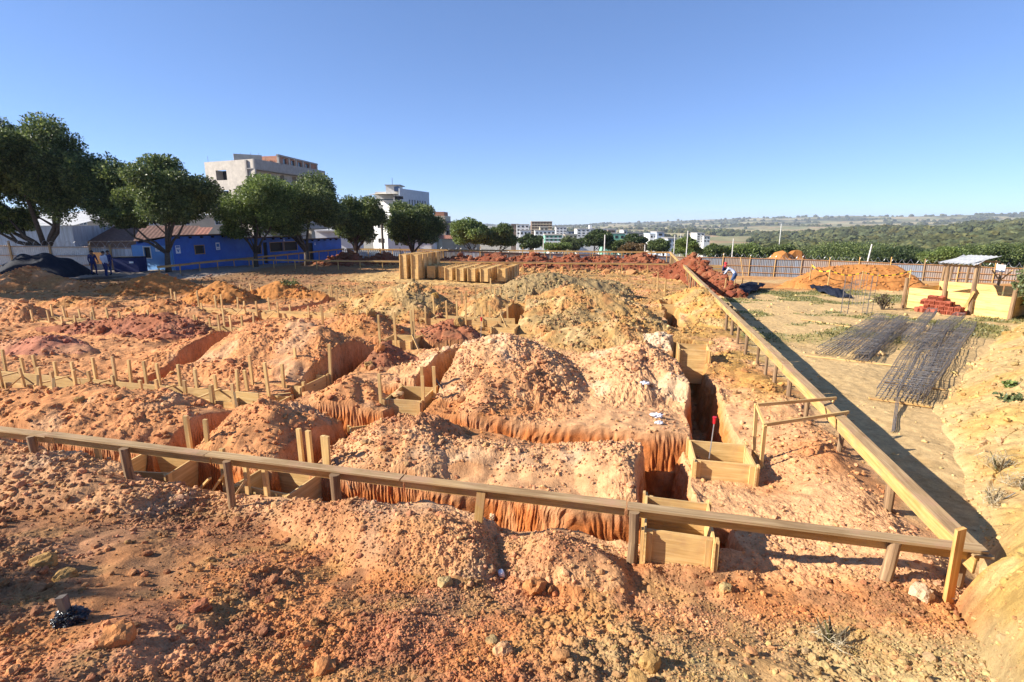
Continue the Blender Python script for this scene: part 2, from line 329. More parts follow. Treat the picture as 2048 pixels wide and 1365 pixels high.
def plain_mat(name, col, rough=.7, var=.25, scale=6, spec=.3, metal=0.0, stain=None):
    m, n, b = mat(name, rough, spec); b.inputs["Metallic"].default_value = metal
    tc = N(n, "ShaderNodeTexCoord")
    f = noise(n, tc.outputs["Object"], scale, 5, .65)
    lo = tuple(max(0, x * (1 - var)) for x in col); hi = tuple(min(1, x * (1 + var)) for x in col)
    c = ramp(n, f, [(.3, lo), (.7, hi)])
    if stain:
        f2 = noise(n, tc.outputs["Object"], scale * .35, 4, .7)
        w = ramp(n, f2, [(.5, (0, 0, 0)), (.72, (1, 1, 1))])
        c = mix(n, c, stain, w)
    n.links.new(c, b.inputs["Base Color"]); return m
def brick_mat(name, col, mortar, scale=4.0):
    m, n, b = mat(name, .85, .2); uv = N(n, "ShaderNodeUVMap"); uv.uv_map = "UVMap"
    t = N(n, "ShaderNodeTexBrick"); t.inputs["Scale"].default_value = scale
    t.inputs["Color1"].default_value = (*col, 1); t.inputs["Color2"].default_value = (*[x * .75 for x in col], 1); t.inputs["Mortar"].default_value = (*mortar, 1)
    n.links.new(uv.outputs[0], t.inputs["Vector"]); n.links.new(t.outputs[0], b.inputs["Base Color"]); return m
def leaf_mat(name, dark, mid, light):
    m, n, b = mat(name, .45, .45)
    g = N(n, "ShaderNodeNewGeometry"); tc = N(n, "ShaderNodeTexCoord")
    c = ramp(n, g.outputs["Random Per Island"], [(0, dark), (.55, mid), (1, light)])
    f = noise(n, tc.outputs["Object"], .5, 3, .6)
    c = mix(n, c, ramp(n, f, [(.3, (.7, .75, .7)), (.5, (1, 1, 1)), (.7, (1.3, 1.25, 1.0))]), .8, 'MULTIPLY')
    n.links.new(c, b.inputs["Base Color"])
    tr = N(n, "ShaderNodeBsdfTranslucent"); n.links.new(c, tr.inputs[0])
    ms = N(n, "ShaderNodeMixShader"); ms.inputs[0].default_value = .34
    n.links.new(b.outputs[0], ms.inputs[1]); n.links.new(tr.outputs[0], ms.inputs[2])
    n.links.new(ms.outputs[0], n.nodes["Material Output"].inputs[0]); return m
def sheet_mat(name, col, stain, rough=.4, metal=.5):
    m, n, b = mat(name, rough, .5); b.inputs["Metallic"].default_value = metal
    tc = N(n, "ShaderNodeTexCoord"); oi = N(n, "ShaderNodeObjectInfo")
    mp = N(n, "ShaderNodeMapping"); mp.inputs["Scale"].default_value = (3, 3, .25); n.links.new(tc.outputs["Object"], mp.inputs[0])
    f = noise(n, mp.outputs[0], 1.6, 5, .7)
    c = ramp(n, f, [(.35, col), (.5, tuple(.5 * (a + s) for a, s in zip(col, stain))), (.62, stain)])
    rv = ramp(n, oi.outputs["Random"], [(0, (.6, .6, .6)), (1, (1.25, 1.25, 1.3))])
    n.links.new(mix(n, c, rv, .8, 'MULTIPLY'), b.inputs["Base Color"]); return m
M = {
 'soil': soil_mat("soil"),
 'wood': wood_mat("fresh_pine", (.50, .30, .11), (.64, .42, .17), (.74, .53, .25), mud=.4),
 'wood2': wood_mat("orange_pine", (.42, .20, .06), (.55, .30, .10), (.66, .40, .16)),
 'rail': wood_mat("weathered_board", (.24, .15, .075), (.36, .24, .12), (.50, .36, .20), mud=.8),
 'rail2': wood_mat("yellow_board", (.38, .22, .07), (.52, .32, .11), (.62, .42, .18), mud=.55),
 'post': wood_mat("log_post", (.13, .08, .05), (.25, .16, .09), (.40, .28, .16)),
 'grey_wood': wood_mat("grey_wood", (.07, .058, .05), (.12, .10, .085), (.2, .17, .14)),
 'ply': wood_mat("plywood", (.62, .38, .12), (.72, .48, .18), (.80, .57, .25)),
 'concrete': plain_mat("render_plaster", (.45, .40, .34), .9, .14, 2.0, .2, stain=(.36, .32, .28)),
 'concrete_dark': plain_mat("grey_concrete", (.30, .28, .26), .9, .15, 2.0),
 'white': plain_mat("white_paint", (.72, .71, .68), .7, .08, 1.5, stain=(.55, .52, .48)),
 'beige': plain_mat("beige_paint", (.52, .44, .31), .8, .1, 1.0, stain=(.42, .36, .27)),
 'bluegrey': plain_mat("blue_grey_paint_and_shade", (.40, .44, .50), .8, .1, 1.5),
 'blue': plain_mat("blue_paint", (.03, .115, .46), .55, .2, 1.2, .4, stain=(.045, .15, .50)),
 'blue_sunlit': plain_mat("sunlit_blue_paint", (.12, .30, .62), .6, .12, 1.2, .4),  # the blue paint again, with sunlight put into the colour
 'dark': plain_mat("dark_opening", (.03, .028, .026), .6, .3, 3),
 'glass': plain_mat("window_glass", (.05, .06, .07), .12, .3, 3, .8),
 'tarp': plain_mat("black_tarpaulin", (.016, .019, .030), .75, .3, 5, .12),
 'plastic': plain_mat("black_plastic", (.012, .013, .016), .3, .3, 8, .6),
 'steel': plain_mat("rebar_steel", (.17, .16, .155), .55, .4, 25, .4, .3, stain=(.20, .13, .085)),
 'wire': plain_mat("razor_wire", (.42, .43, .45), .4, .2, 10, .5, .6),
 'red': plain_mat("red_plastic", (.62, .02, .03), .4, .1, 5),
 'brick': plain_mat("clay_block", (.40, .105, .055), .9, .3, 9, stain=(.32, .12, .075)),
 'brickwall': brick_mat("brick_wall", (.40, .15, .08), (.42, .36, .30), 1.2),
 'tile': plain_mat("brown_roof_tiles", (.16, .085, .06), .85, .3, 4),
 'redtile': plain_mat("red_roof_tiles", (.30, .13, .085), .85, .2, 4),
 'roofsheet': plain_mat("fibre_cement", (.62, .61, .58), .8, .12, 2, stain=(.46, .45, .43)),
 'zinc': sheet_mat("zinc_sheet", (.55, .58, .62), (.36, .36, .36), .45, .3),
 'fence': sheet_mat("metal_sheet", (.24, .215, .20), (.27, .18, .12), .5, .2),
 'fenceblue': sheet_mat("blue_metal_sheet", (.22, .27, .34), (.18, .155, .14), .45, .2),
 'slat': plain_mat("pale_slats", (.34, .39, .46), .5, .25, 1.0, .4),
 'rust': plain_mat("orange_rail", (.42, .20, .07), .8, .25, 4),
 'bark': plain_mat("bark", (.085, .065, .05), .9, .35, 8),
 'leaf': leaf_mat("mango_leaf", (.038, .062, .022), (.10, .14, .042), (.28, .32, .10)),
 'leaf_light': leaf_mat("light_leaf", (.055, .085, .02), (.14, .195, .045), (.30, .36, .10)),
 'leaf_dark': leaf_mat("dark_leaf", (.022, .04, .018), (.054, .088, .03), (.16, .19, .06)),
 'leaf_rust': leaf_mat("rusty_leaf", (.08, .07, .03), (.16, .10, .04), (.24, .13, .05)),
 'leaf_sage': leaf_mat("sage_leaf", (.06, .08, .03), (.13, .16, .06), (.24, .27, .12)),
 'dry': leaf_mat("dry_grass", (.40, .33, .20), (.55, .46, .30), (.68, .60, .44)),
 'twig': leaf_mat("scorched_twig", (.06, .04, .03), (.12, .09, .05), (.16, .15, .06)),
 'skin': plain_mat("skin", (.20, .10, .06), .55, .1, 20),
 'navy': plain_mat("navy_cloth", (.02, .03, .11), .85, .25, 20),
 'jeans': plain_mat("jeans", (.05, .09, .20), .85, .3, 20),
 'shirt': plain_mat("pale_shirt", (.48, .50, .58), .85, .15, 20),
 'grey': plain_mat("grey_cloth", (.22, .26, .27), .85, .2, 20),
 'black': plain_mat("black_cloth", (.02, .02, .022), .85, .3, 20),
 'paper': plain_mat("white_paper", (.78, .78, .78), .7, .04, 4),
 'posterblue': plain_mat("poster_blue", (.06, .16, .45), .7, .1, 4),
 'yellow': plain_mat("yellow_tape", (.75, .55, .03), .5, .1, 5),
 'tape': plain_mat("tape_black", (.02, .02, .02), .5, .1, 5),
 'whiteplastic': plain_mat("white_plastic", (.72, .74, .78), .35, .1, 12, .5),
 'green': plain_mat("green_paint", (.20, .42, .30), .8, .1, 2),
 'brownwall': plain_mat("brown_wall", (.24, .17, .13), .85, .15, 2),
 'tank': plain_mat("blue_tank", (.04, .07, .14), .4, .2, 2),
}
# ---------------------------------------------------------------- mesh builder
class MB:
    def __init__(s): s.v = []; s.f = []; s.uv = []; s.m = []
    def quad(s, pts, uvs=None, mi=0):
        i = len(s.v); s.v += [tuple(p) for p in pts]; s.f.append(tuple(range(i, i + len(pts))))
        s.uv += (uvs if uvs else [(0, 0)] * len(pts)); s.m.append(mi)
    def box(s, c, size, rot=None, mi=0, jit=0.0):
        """axis box round c with local rotation; uv u runs along the longest side"""
        sx, sy, sz = [x / 2 for x in size]; c = Vector(c)
        L = max(range(3), key=lambda k: size[k]); o = random.random() * 9
        V = [Vector((x * sx, y * sy, z * sz)) for x in (-1, 1) for y in (-1, 1) for z in (-1, 1)]
        if jit: V = [v + Vector((random.uniform(-jit, jit), random.uniform(-jit, jit), random.uniform(-jit, jit))) for v in V]
        Wd = [(rot @ v if rot is not None else v) + c for v in V]
        for idx in ((0, 1, 3, 2), (4, 6, 7, 5), (0, 4, 5, 1), (2, 3, 7, 6), (0, 2, 6, 4), (1, 5, 7, 3)):
            oth = [k for k in range(3) if k != L]
            const = [k for k in range(3) if len({round((V[i])[k] / (size[k] or 1) * 2) for i in idx}) == 1]
            kk = [k for k in range(3) if k not in const][:2] if const else oth
            if len(kk) < 2: kk = oth
            a, b2 = (L, [k for k in kk if k != L][0]) if L in kk else (kk[0], kk[1])
            s.quad([Wd[i] for i in idx], [(V[i][a] + o, V[i][b2] + o * 3) for i in idx], mi)
    def bar(s, a, b, w, h=None, up=None, mi=0, jit=0.0):
        a = Vector(a); b = Vector(b); d = b - a; L = d.length
        if L < 1e-6: return
        x = d / L; u = Vector(up) if up is not None else Vector((0, 0, 1))
        if abs(x.dot(u)) > .98: u = Vector((0, 1, 0)) if up is None else Vector((1, 0, 0))
        y = u.cross(x).normalized(); z = x.cross(y)
        s.box((a + b) / 2, (L, w, h or w), Matrix((x, y, z)).transposed(), mi, jit)
    def tube(s, pts, rad, n=6, cap=True, mi=0):
        pts = [Vector(p) for p in pts]; rings = []; acc = 0.0; prev = None
        for i, p in enumerate(pts):
            d = (pts[min(i + 1, len(pts) - 1)] - pts[max(i - 1, 0)]).normalized()
            if prev is None:
                a = Vector((0, 0, 1)) if abs(d.z) < .9 else Vector((1, 0, 0))
                x = d.cross(a).normalized()
            else: x = (prev - d * prev.dot(d)).normalized()
            prev = x; y = d.cross(x); r = rad[i] if isinstance(rad, (list, tuple)) else rad
            if i: acc += (p - pts[i - 1]).length
            i0 = len(s.v)
            s.v += [tuple(p + (x * math.cos(2 * math.pi * k / n) + y * math.sin(2 * math.pi * k / n)) * r) for k in range(n)]
            rings.append((i0, acc, r))
        for (i0, l0, r0), (i1, l1, r1) in zip(rings[:-1], rings[1:]):
            for k in range(n):
                k2 = (k + 1) % n
                s.f.append((i0 + k, i0 + k2, i1 + k2, i1 + k)); s.m.append(mi)
                c0, c1 = k / n * 6.28 * r0, (k + 1) / n * 6.28 * r0
                s.uv += [(l0, c0), (l0, c1), (l1, c1), (l1, c0)]
        if cap:
            for (i0, l, r), rev in ((rings[0], True), (rings[-1], False)):
                f = tuple(i0 + k for k in range(n)); s.f.append(f[::-1] if rev else f); s.m.append(mi); s.uv += [(0, 0)] * n
    def grid(s, fn, nu, nv, mi=0, uvs=(1, 1)):
        i0 = len(s.v)
        for j in range(nv + 1):
            for i in range(nu + 1): s.v.append(tuple(fn(i / nu, j / nv)))
        for j in range(nv):
            for i in range(nu):
                a = i0 + j * (nu + 1) + i
                s.f.append((a, a + 1, a + nu + 2, a + nu + 1)); s.m.append(mi)
                s.uv += [(x / nu * uvs[0], y / nv * uvs[1]) for x, y in ((i, j), (i + 1, j), (i + 1, j + 1), (i, j + 1))]
    def data(s, name, mats, smooth=False):
        me = bpy.data.meshes.new(name); me.from_pydata(s.v, [], s.f)
        uvl = me.uv_layers.new(name="UVMap"); uvl.data.foreach_set("uv", [c for p in s.uv for c in p])
        me.polygons.foreach_set("material_index", s.m)
        if smooth: me.polygons.foreach_set("use_smooth", [True] * len(s.f))
        for mt in (mats if isinstance(mats, (list, tuple)) else [mats]): me.materials.append(M[mt] if isinstance(mt, str) else mt)
        me.update(); return me
    def build(s, name, mats, parent=None, smooth=False):
        return link(name, s.data(name, mats, smooth), parent)
def link(name, data, parent=None):
    o = bpy.data.objects.new(name, data); COL.objects.link(o)
    if parent is not None: o.parent = parent
    return o
def tag(o, label=None, cat=None, group=None, kind=None):
    if label: o['label'] = label
    if cat: o['category'] = cat
    if group: o['group'] = group
    if kind: o['kind'] = kind
    return o
def thing(name, label, cat, loc=(0, 0, 0), rz=0.0, group=None):
    o = link(name, None); o.location = loc; o.rotation_euler = (0, 0, rz); o.empty_display_size = .2
    return tag(o, label, cat, group)
KIDS = {}
def dup(o, parent=None, loc=None, rz=None, label=None):
    c = o.copy(); COL.objects.link(c)
    if parent is not None: c.parent = parent
    if loc is not None: c.location = loc
    if rz is not None: c.rotation_euler = (o.rotation_euler.x, o.rotation_euler.y, rz)
    if label: c['label'] = label
    for ch in list(o.children): dup(ch, c)
    return c
def mesh_np(name, co, faces, mats, color=None, matidx=None):
    """co (n,3), faces (m,k) with one k"""
    me = bpy.data.meshes.new(name); n, m, k = len(co), len(faces), faces.shape[1]
    me.vertices.add(n); me.vertices.foreach_set("co", np.ascontiguousarray(co, np.float32).ravel())
    me.loops.add(m * k); me.loops.foreach_set("vertex_index", np.ascontiguousarray(faces, np.int32).ravel())
    me.polygons.add(m); me.polygons.foreach_set("loop_start", np.arange(0, m * k, k, dtype=np.int32))
    me.update(calc_edges=True)
    if color is not None:
        at = me.attributes.new("soil", 'FLOAT_COLOR', 'POINT')
        rgba = np.ones((n, 4), np.float32); rgba[:, :3] = color; at.data.foreach_set("color", rgba.ravel())
    for mt in mats: me.materials.append(mt)
    if matidx is not None: me.polygons.foreach_set("material_index", matidx)
    me.polygons.foreach_set("use_smooth", np.zeros(m, bool))
    return me
# ---------------------------------------------------------------- ground sheet, split into ground and dirt heaps
NR, NA = QUAL
rr = 1.9 * (88 / 1.9) ** (np.arange(NR) / (NR - 1)); aa = np.radians(np.linspace(-57, 57, NA))
gx = (rr[:, None] * np.sin(aa)[None, :]).ravel(); gy = (rr[:, None] * np.cos(aa)[None, :] - .6).ravel()
tz, hid, wall, fac, tp, tq, td = terrain(gx, gy)
colr = soil(gx.astype(np.float32), gy.astype(np.float32), tz, hid, wall, fac, tp, tq, td)
k3 = np.clip(wall * 1.5, 0, 1) * (fac < .98)
gx = gx + k3 * (pn(tp * 4 + tq * 4, tz * 5, 1, 91) * .018 + pn(tp * 9 + tq * 9, tz * 10, 1, 92) * .025); gy = gy + k3 * (pn(tp * 4 + tq * 4 + 9, tz * 5, 1, 93) * .02 + pn(tp * 9 + tq * 9, tz * 10, 1, 94) * .03)
co = np.stack([gx, gy, tz], 1).astype(np.float32)
ii = (np.arange(NR - 1)[:, None] * NA + np.arange(NA - 1)[None, :]).ravel()
quads = np.stack([ii, ii + 1, ii + NA + 1, ii + NA], 1)[:, ::-1]
fid = hid[ii]
used_m = []
for mi in range(-1, len(MD)):
    fs = quads[fid == mi]
    if len(fs) < 4: continue
    vs, inv = np.unique(fs, return_inverse=True)
    me = mesh_np("ground" if mi < 0 else "dirt_heap", co[vs], inv.reshape(fs.shape), [M['soil']], colr[vs])
    if mi < 0: tag(link("ground", me), kind='structure'); continue
    lb = MD[mi][0]
    if lb is None: lb = "dark red clay heap in the far row along the back fence boards"
    o = link("dirt_heap", me)
    tag(o, lb, "dirt heap", "heaps of dug clay before the far board" if MD[mi][0] is None else "dirt heaps left by the trench digging")
del gx, gy, quads, ii
# ---------------------------------------------------------------- loose clods and stones, nobody could count them
def ico(sub, jit, seed):
    bm = bmesh.new(); bmesh.ops.create_icosphere(bm, subdivisions=sub, radius=1)
    rs = random.Random(seed)
    for v in bm.verts: v.co *= 1 + rs.uniform(-jit, jit)
    c = np.array([v.co[:] for v in bm.verts], np.float32); f = np.array([[v.index for v in fc.verts] for fc in bm.faces], np.int32); bm.free(); return c, f
def scatter_clods(name, label, X, Y, S, sub, seed, sink=.25):
    rs = np.random.RandomState(seed); n = len(X)
    z, hd, wl, fc_, p, q, td = terrain(X, Y)
    keep = (wl < .3); X, Y, S, z, hd, wl, fc_, p, q, td = [a[keep] for a in (X, Y, S, z, hd, wl, fc_, p, q, td)]; n = len(X)
    c = soil(X.astype(np.float32), Y.astype(np.float32), z, hd, wl, fc_, p, q, td) * rs.uniform(.8, 1.28, (n, 1)).astype(np.float32) * rs.uniform(.92, 1.08, (n, 3)).astype(np.float32)
    c = c + (SK['redbrown'] - c) * ((rs.rand(n) < .28) * rs.uniform(.2, .6, n) * (p > -.3)).astype(np.float32)[:, None]  # some clods reddened at random to stand in for warm shadow tones
    vs, fs, cs = [], [], []; base = 0; var = rs.randint(0, 6, n)
    for k in range(6):
        bc, bf = ico(sub, .28 if sub == 1 else .16, seed * 10 + k); m = np.nonzero(var == k)[0]
        if not len(m): continue
        a = rs.uniform(0, 6.28, len(m)); sc = S[m][:, None] * rs.uniform(.6, 1.25, (len(m), 3)); sc[:, 2] *= .75
        pts = bc[None] * sc[:, None, :]
        tl = rs.uniform(-.6, .6, len(m)); y2 = pts[..., 1] * np.cos(tl)[:, None] - pts[..., 2] * np.sin(tl)[:, None]; z2 = pts[..., 1] * np.sin(tl)[:, None] + pts[..., 2] * np.cos(tl)[:, None]
        x3 = pts[..., 0] * np.cos(a)[:, None] - y2 * np.sin(a)[:, None]; y3 = pts[..., 0] * np.sin(a)[:, None] + y2 * np.cos(a)[:, None]
        w = np.stack([x3 + X[m][:, None], y3 + Y[m][:, None], z2 + (z[m] + S[m] * sink)[:, None]], -1).reshape(-1, 3)
        f = (bf[None] + (np.arange(len(m)) * len(bc))[:, None, None]).reshape(-1, 3) + base
        vs.append(w); fs.append(f); cs.append(np.repeat(c[m], len(bc), 0)); base += len(w)
    me = mesh_np(name, np.concatenate(vs), np.concatenate(fs), [M['soil']], np.clip(np.concatenate(cs), .01, .9))
    tag(link(name, me), label, kind='stuff')
rs = np.random.RandomState(3)
def polar(n, r0, r1, a0=-50, a1=50, pw=1.0):
    r = r0 * (r1 / r0) ** (rs.rand(n) ** pw); a = np.radians(rs.uniform(a0, a1, n)); return r * np.sin(a), r * np.cos(a), r
X, Y, r = polar(NCLOD, 2.6, 45)
p = (X - CX) * GA[0] + (Y - CY) * GA[1]; q = (X - CX) * GB[0] + (Y - CY) * GB[1]
hd = terrain(X, Y, False); 
dens = np.where(hd[1] >= 0, .75, .28); sm = np.array([m_[1] in ('purple', 'rose') for m_ in MD] + [False])[hd[1]]; dens = np.where(sm, .45, dens); dens = np.where((p < -.2) & (hd[1] < 0), .03, dens); dens = np.where((q < .2) & (p > -1), 1.0, dens); dens = np.where((hd[6] > 0), .35, dens)
dens = dens * np.clip(.55 + 1.1 * pn(X, Y, .7, 61), .08, 1)
dens = np.where((np.abs(q - 29.5) < 3.5) & (p > 9) & (p < 24), .02, dens)
k = rs.rand(len(X)) < dens; X, Y, r = X[k], Y[k], r[k]
S = r * .0012 * np.exp(rs.randn(len(X)) * .52) + .004
S = np.minimum(S * (1 + .3 * sst(5.5, 8, r)), .09)
scatter_clods("clods", "loose clods of dug earth strewn over heaps and ground", X, Y, S, 1, 5)
X, Y, r = polar(30000, 18, 56, -42, 30)
hd = terrain(X, Y, False); isc = np.array([m_[1] == 'clay' for m_ in MD] + [False]); qq = (X - CX) * GB[0] + (Y - CY) * GB[1]; pp = (X - CX) * GA[0] + (Y - CY) * GA[1]
k = (isc[hd[1]] & (rs.rand(len(X)) < .5)) | ((qq > 38) & (qq < 53) & (pp > .3) & (pp < 34) & (rs.rand(len(X)) < .35)); X, Y, r = X[k], Y[k], r[k]
scatter_clods("clay_lumps", "broken lumps of red clay over the far heaps", X, Y, rs.uniform(.06, .24, len(X)) * np.exp(rs.randn(len(X)) * .3), 1, 7)
X, Y, r = polar(1700, 2.6, 30)
p = (X - CX) * GA[0] + (Y - CY) * GA[1]; q = (X - CX) * GB[0] + (Y - CY) * GB[1]; hd = terrain(X, Y, False)
dens = np.where(hd[1] >= 0, .45, .2); dens = np.where((p < -.2), .02, dens); dens = np.where((q < .1) & (p > -1), .9, dens); dens = np.where(hd[3] > .3, .1, dens)
k = rs.rand(len(X)) < dens; X, Y, r = X[k], Y[k], r[k]
S = np.minimum(r * .0042 * np.exp(rs.randn(len(X)) * .4) + .01, .14)
scatter_clods("stones", "bigger lumps and stones among the dug earth", X, Y, S, 2, 9)
random.seed(11)
GB3 = Vector((GB[0], GB[1], 0)); GA3 = Vector((GA[0], GA[1], 0))
# ---------------------------------------------------------------- setting-out boards
def rail(label, A, B, ztop, posts, planks=None, flip=1, group=None, wood='rail', face='rail2', seg=3.2, lift=None, h=.13, w=.13, log=True):
    A = Vector((A[0], A[1], 0)); B = Vector((B[0], B[1], 0)); d = (B - A); L = d.length; d = d / L
    nrm = Vector((-d.y, d.x, 0)) * flip           # side that carries the upright board
    t = thing("batter_board", label, "batter board", (A.x, A.y, 0), 0, group)
    def loc(s, off, z): return d * s + nrm * off + Vector((0, 0, z))
    cuts = planks or [0]
    if not planks:
        while cuts[-1] < L - seg * .6: cuts.append(min(L, cuts[-1] + seg * random.uniform(.85, 1.15)))
        cuts[-1] = L
    for i in range(len(cuts) - 1):
        a, b = cuts[i] + .006, cuts[i + 1] - .006
        dz0, dz1 = random.uniform(-.012, .012), random.uniform(-.012, .012)
        if lift and i in lift: dz0 += lift[i][0]; dz1 += lift[i][1]
        m = MB(); m.bar(loc(a, 0, ztop - .0125 + dz0), loc(b, 0, ztop - .0125 + dz1), w, .025, jit=.003); m.build("top_board", wood, t)
        m = MB(); m.bar(loc(a + .01, w / 2 - .03, ztop - .028 - h / 2 + dz0), loc(b - .01, w / 2 - .03, ztop - .028 - h / 2 + dz1), .024, h, jit=.003); m.build("side_board", face, t)
    for s, off, lean, r, kind in posts:
        g = hz(*(A + d * s + nrm * off).xy)
        tp = loc(s, off, ztop - .03); bt = loc(s + lean, off, g - .25)
        m = MB()
        if kind == 'log':
            k = [bt.lerp(tp, f) + Vector((random.uniform(-.006, .006), random.uniform(-.006, .006), 0)) for f in (0, .3, .6, 1)]
            m.tube(k, [r * random.uniform(.92, 1.06) for _ in k], 10)
        else: m.bar(bt, tp, r * 2.2, r, up=nrm)
        m.build("post", 'post' if kind == 'log' else 'rail2', t)
    return t
def along(A, B, u, v, z):   # station along A-B nearest to a sighted point
    w = PZ(u, v, z); d = Vector((B[0] - A[0], B[1] - A[1])); return (Vector((w.x - A[0], w.y - A[1]))).dot(d) / d.length
FA = G(-.03, -.03); FB = G(19, .1)
ps = []
for u, v, ln, r, k in [(95, 862, -.06, .055, 'log'), (265, 890, -.03, .062, 'log'), (463, 918, .0, .05, 'log'), (675, 945, .0, .06, 'log'), (958, 990, .08, .045, 'plank'), (1270, 1022, 0, .055, 'log'), (1797, 1090, .05, .055, 'log'), (-80, 840, 0, .055, 'log')]:
    ps.append((along(FA, FB, u, v, .73), -.085 if k == 'log' and u < 1300 else -.02, ln, r, k))
rail("long front setting-out board crossing the whole foreground on log posts", FA, FB, .765, ps, flip=-1, planks=[0, 3.25, 5.85, 8.6, 11.3, 14.2, 17.2, 19], seg=3)
RA = G(0.02, -.12); RB = G(0, 53.2)
ps = [(s, -.02 + random.uniform(-.02, .02), random.uniform(-.05, .05), random.uniform(.035, .055), 'log' if s < 16 or i % 2 else 'plank') for i, s in enumerate([1.9, 3.55, 5.3, 6.55, 7.7, 8.6, 9.7, 11.1, 12.5, 13.7, 14.9, 16.3, 17.3, 18.7, 20, 21.3, 22.6, 24, 25.3, 26.6, 28, 29.2, 30.5, 31.9, 33.2, 34.4, 36, 37.3, 38.6, 40, 41.3, 42.6, 44, 45.4, 46.8, 48, 49.4, 50.8, 52, 53])]
rail("long yellow setting-out board running away on the right, casting a broad shadow", RA, RB, .735, ps, flip=1, wood='rail', face='rail2', planks=[0, 3.6, 6.9, 10.2, 13.6, 17.55, 17.75, 21.4, 25, 28.5, 32, 35.5, 39, 42.5, 46, 49.6, 53.3], h=.17, w=.16)
CR = G(-.05, 53.2); CL = G(37.2, 52.0)
rail("far setting-out board in front of the back fence", CR, CL, .72, [(s, 0, random.uniform(-.05, .05), .035, 'plank') for s in np.arange(.4, 37, 1.55)], flip=1, face='rail2', wood='rail2', seg=3.5)
IR = G(.05, 36.0); IL = G(36.4, 32.8)
rail("inner setting-out board crossing behind the stacked boxes", IR, IL, .73, [(s, 0, random.uniform(-.05, .05), .035, 'plank') for s in np.arange(.6, 36, 1.9)], flip=1, seg=3.5, h=.1)
LA = G(36.3, 25.3); LB = G(37.4, 51.9)
rail("left setting-out board running away in front of the blue building", LA, LB, .72, [(s, 0, random.uniform(-.08, .08), .035, 'plank') for s in np.arange(.1, 26.6, 1.9)], flip=1, seg=3.5)
t = thing("leaning_prop", "rough board propped against the near right corner of the boards", "prop", G(-.26, -.19)); tp = P(1921, 1058, 4.2); bt = PZ(1888, 1248, .02); t.location = bt
m = MB(); m.bar((0, 0, -.1), tp - bt, .10, .035, up=(0.3, -1, 0), jit=.004); o = m.build("board", 'wood2', t)
m = MB(); m.tube([(.004, -.03, .3), (.004, -.036, .3)], .006, 6); m.build("nail", 'steel', t)
m = MB(); c0 = G(.02, .22); g0 = hz(c0.x, c0.y)
m.tube([(0, 0, -.2), (.03, .02, .3), (.12, .05, .62 - g0)], [.075, .07, .065], 10); o = m.build("corner_post", 'post'); o.location = (c0.x, c0.y, g0)
tag(o, "thick dark log leaning inside the near right corner of the boards", "post")
# gallows frame of thin battens beside the second box
t = thing("batten_frame", "open frame of thin battens nailed to the right board", "frame", PZ(1522, 935, .08)); b0 = t.location
b1 = P(1508, 915, 7.62) - b0; f1 = P(1530, 852, 7.3) - b0; k1 = P(1513, 812, 7.62) - b0; fe = P(1697, 825, 7.9) - b0; ke = P(1672, 797, 8.5) - b0
for nm, a, b, w, h_ in (("upright", Vector((0, 0, -.2)), f1, .05, .035), ("upright", b1 + Vector((0, 0, -.3)), k1, .05, .03), ("rail", f1 + Vector((-.03, 0, .01)), fe, .03, .05), ("rail", k1 + Vector((-.03, 0, .01)), ke, .03, .05),
                        ("cross_piece", f1 + Vector((0, -.02, -.01)), k1 + Vector((0, .02, .02)), .03, .04), ("brace", b1 + Vector((-.02, -.04, .12)), Vector((.06, -.03, -.05)), .03, .05), ("hanger", fe + Vector((-.03, 0, -.02)), fe + Vector((-.06, .05, -.22)), .04, .02), ("hanger", ke + Vector((-.03, 0, -.02)), ke + Vector((-.05, .05, -.2)), .04, .02)):
    m = MB(); m.bar(a, b, w, h_); m.build(nm, 'wood', t)
# ---------------------------------------------------------------- column forms (open wooden boxes)
FORMS = {}
def column_form(h, w=.66, d=.70, wood='wood'):
    key = (h, w, d, wood)
    t = thing("column_form", "x", "column form")
    n = max(2, round(h / .32)); ph = h / n; th = .024
    for sx in (-1, 1):
        m = MB()
        for i in range(n): m.box((0, 0, ph * (i + .5)), (th, d + .20, ph - .004), jit=.002)
        o = m.build("side_panel", wood, t); o.location.x = sx * (w / 2 + th / 2)
        for sy in (-1, 1):
            m = MB(); m.box((0, 0, h / 2 + .01), (.03, .075, h + .02), jit=.002); o = m.build("batten", wood, t); o.location = (sx * (w / 2 + th + .017), sy * (d / 2 + .05), 0)
    for sy in (-1, 1):
        m = MB()
        for i in range(n): m.box((0, 0, ph * (i + .5)), (w - .004, th, ph - .004), jit=.002)
        o = m.build("end_panel", wood, t); o.location.y = sy * (d / 2)
        for sx in (-1, 1):
            m = MB(); m.box((0, 0, h / 2), (.06, .03, h - .02), jit=.002); o = m.build("cleat", wood, t); o.location = (sx * (w / 2 - .034), sy * (d / 2 + .03), 0)
    return t
def place_form(label, pos, ztop, h=1.0, rz=GROT, stakes=(), w=.66, d=.70, group=None, wood='wood', braces=()):
    k = (h, w, d, wood)
    if k in FORMS: t = dup(FORMS[k])
    else: t = FORMS[k] = column_form(*k)
    t.location = (pos[0], pos[1], ztop - h); t.rotation_euler = (0, 0, rz + random.uniform(-.03, .03)); t['label'] = label
    if group: t['group'] = group
    return t
def add_parts(t, h, stakes, braces=(), w=.66, d=.70):
    for sx, sy, up in stakes:
        m = MB(); a = Vector((sx * (w / 2 + .07), sy * (d / 2 + .09), -.1)); b = a + Vector((random.uniform(-.05, .05), random.uniform(-.04, .04), h + up + .1)); m.bar(a, b, .065, .05, jit=.003); m.build("stake", 'wood', t)
    for a, b in braces:
        m = MB(); m.bar(a, b, .05, .025); m.build("brace", 'grey_wood' if random.random() < .3 else 'wood', t)
FG = "wooden column forms set in the trenches"
place_form("deep box form under the front board beside the dark pit", G(2.66, .30), .53, 1.05, group=FG)
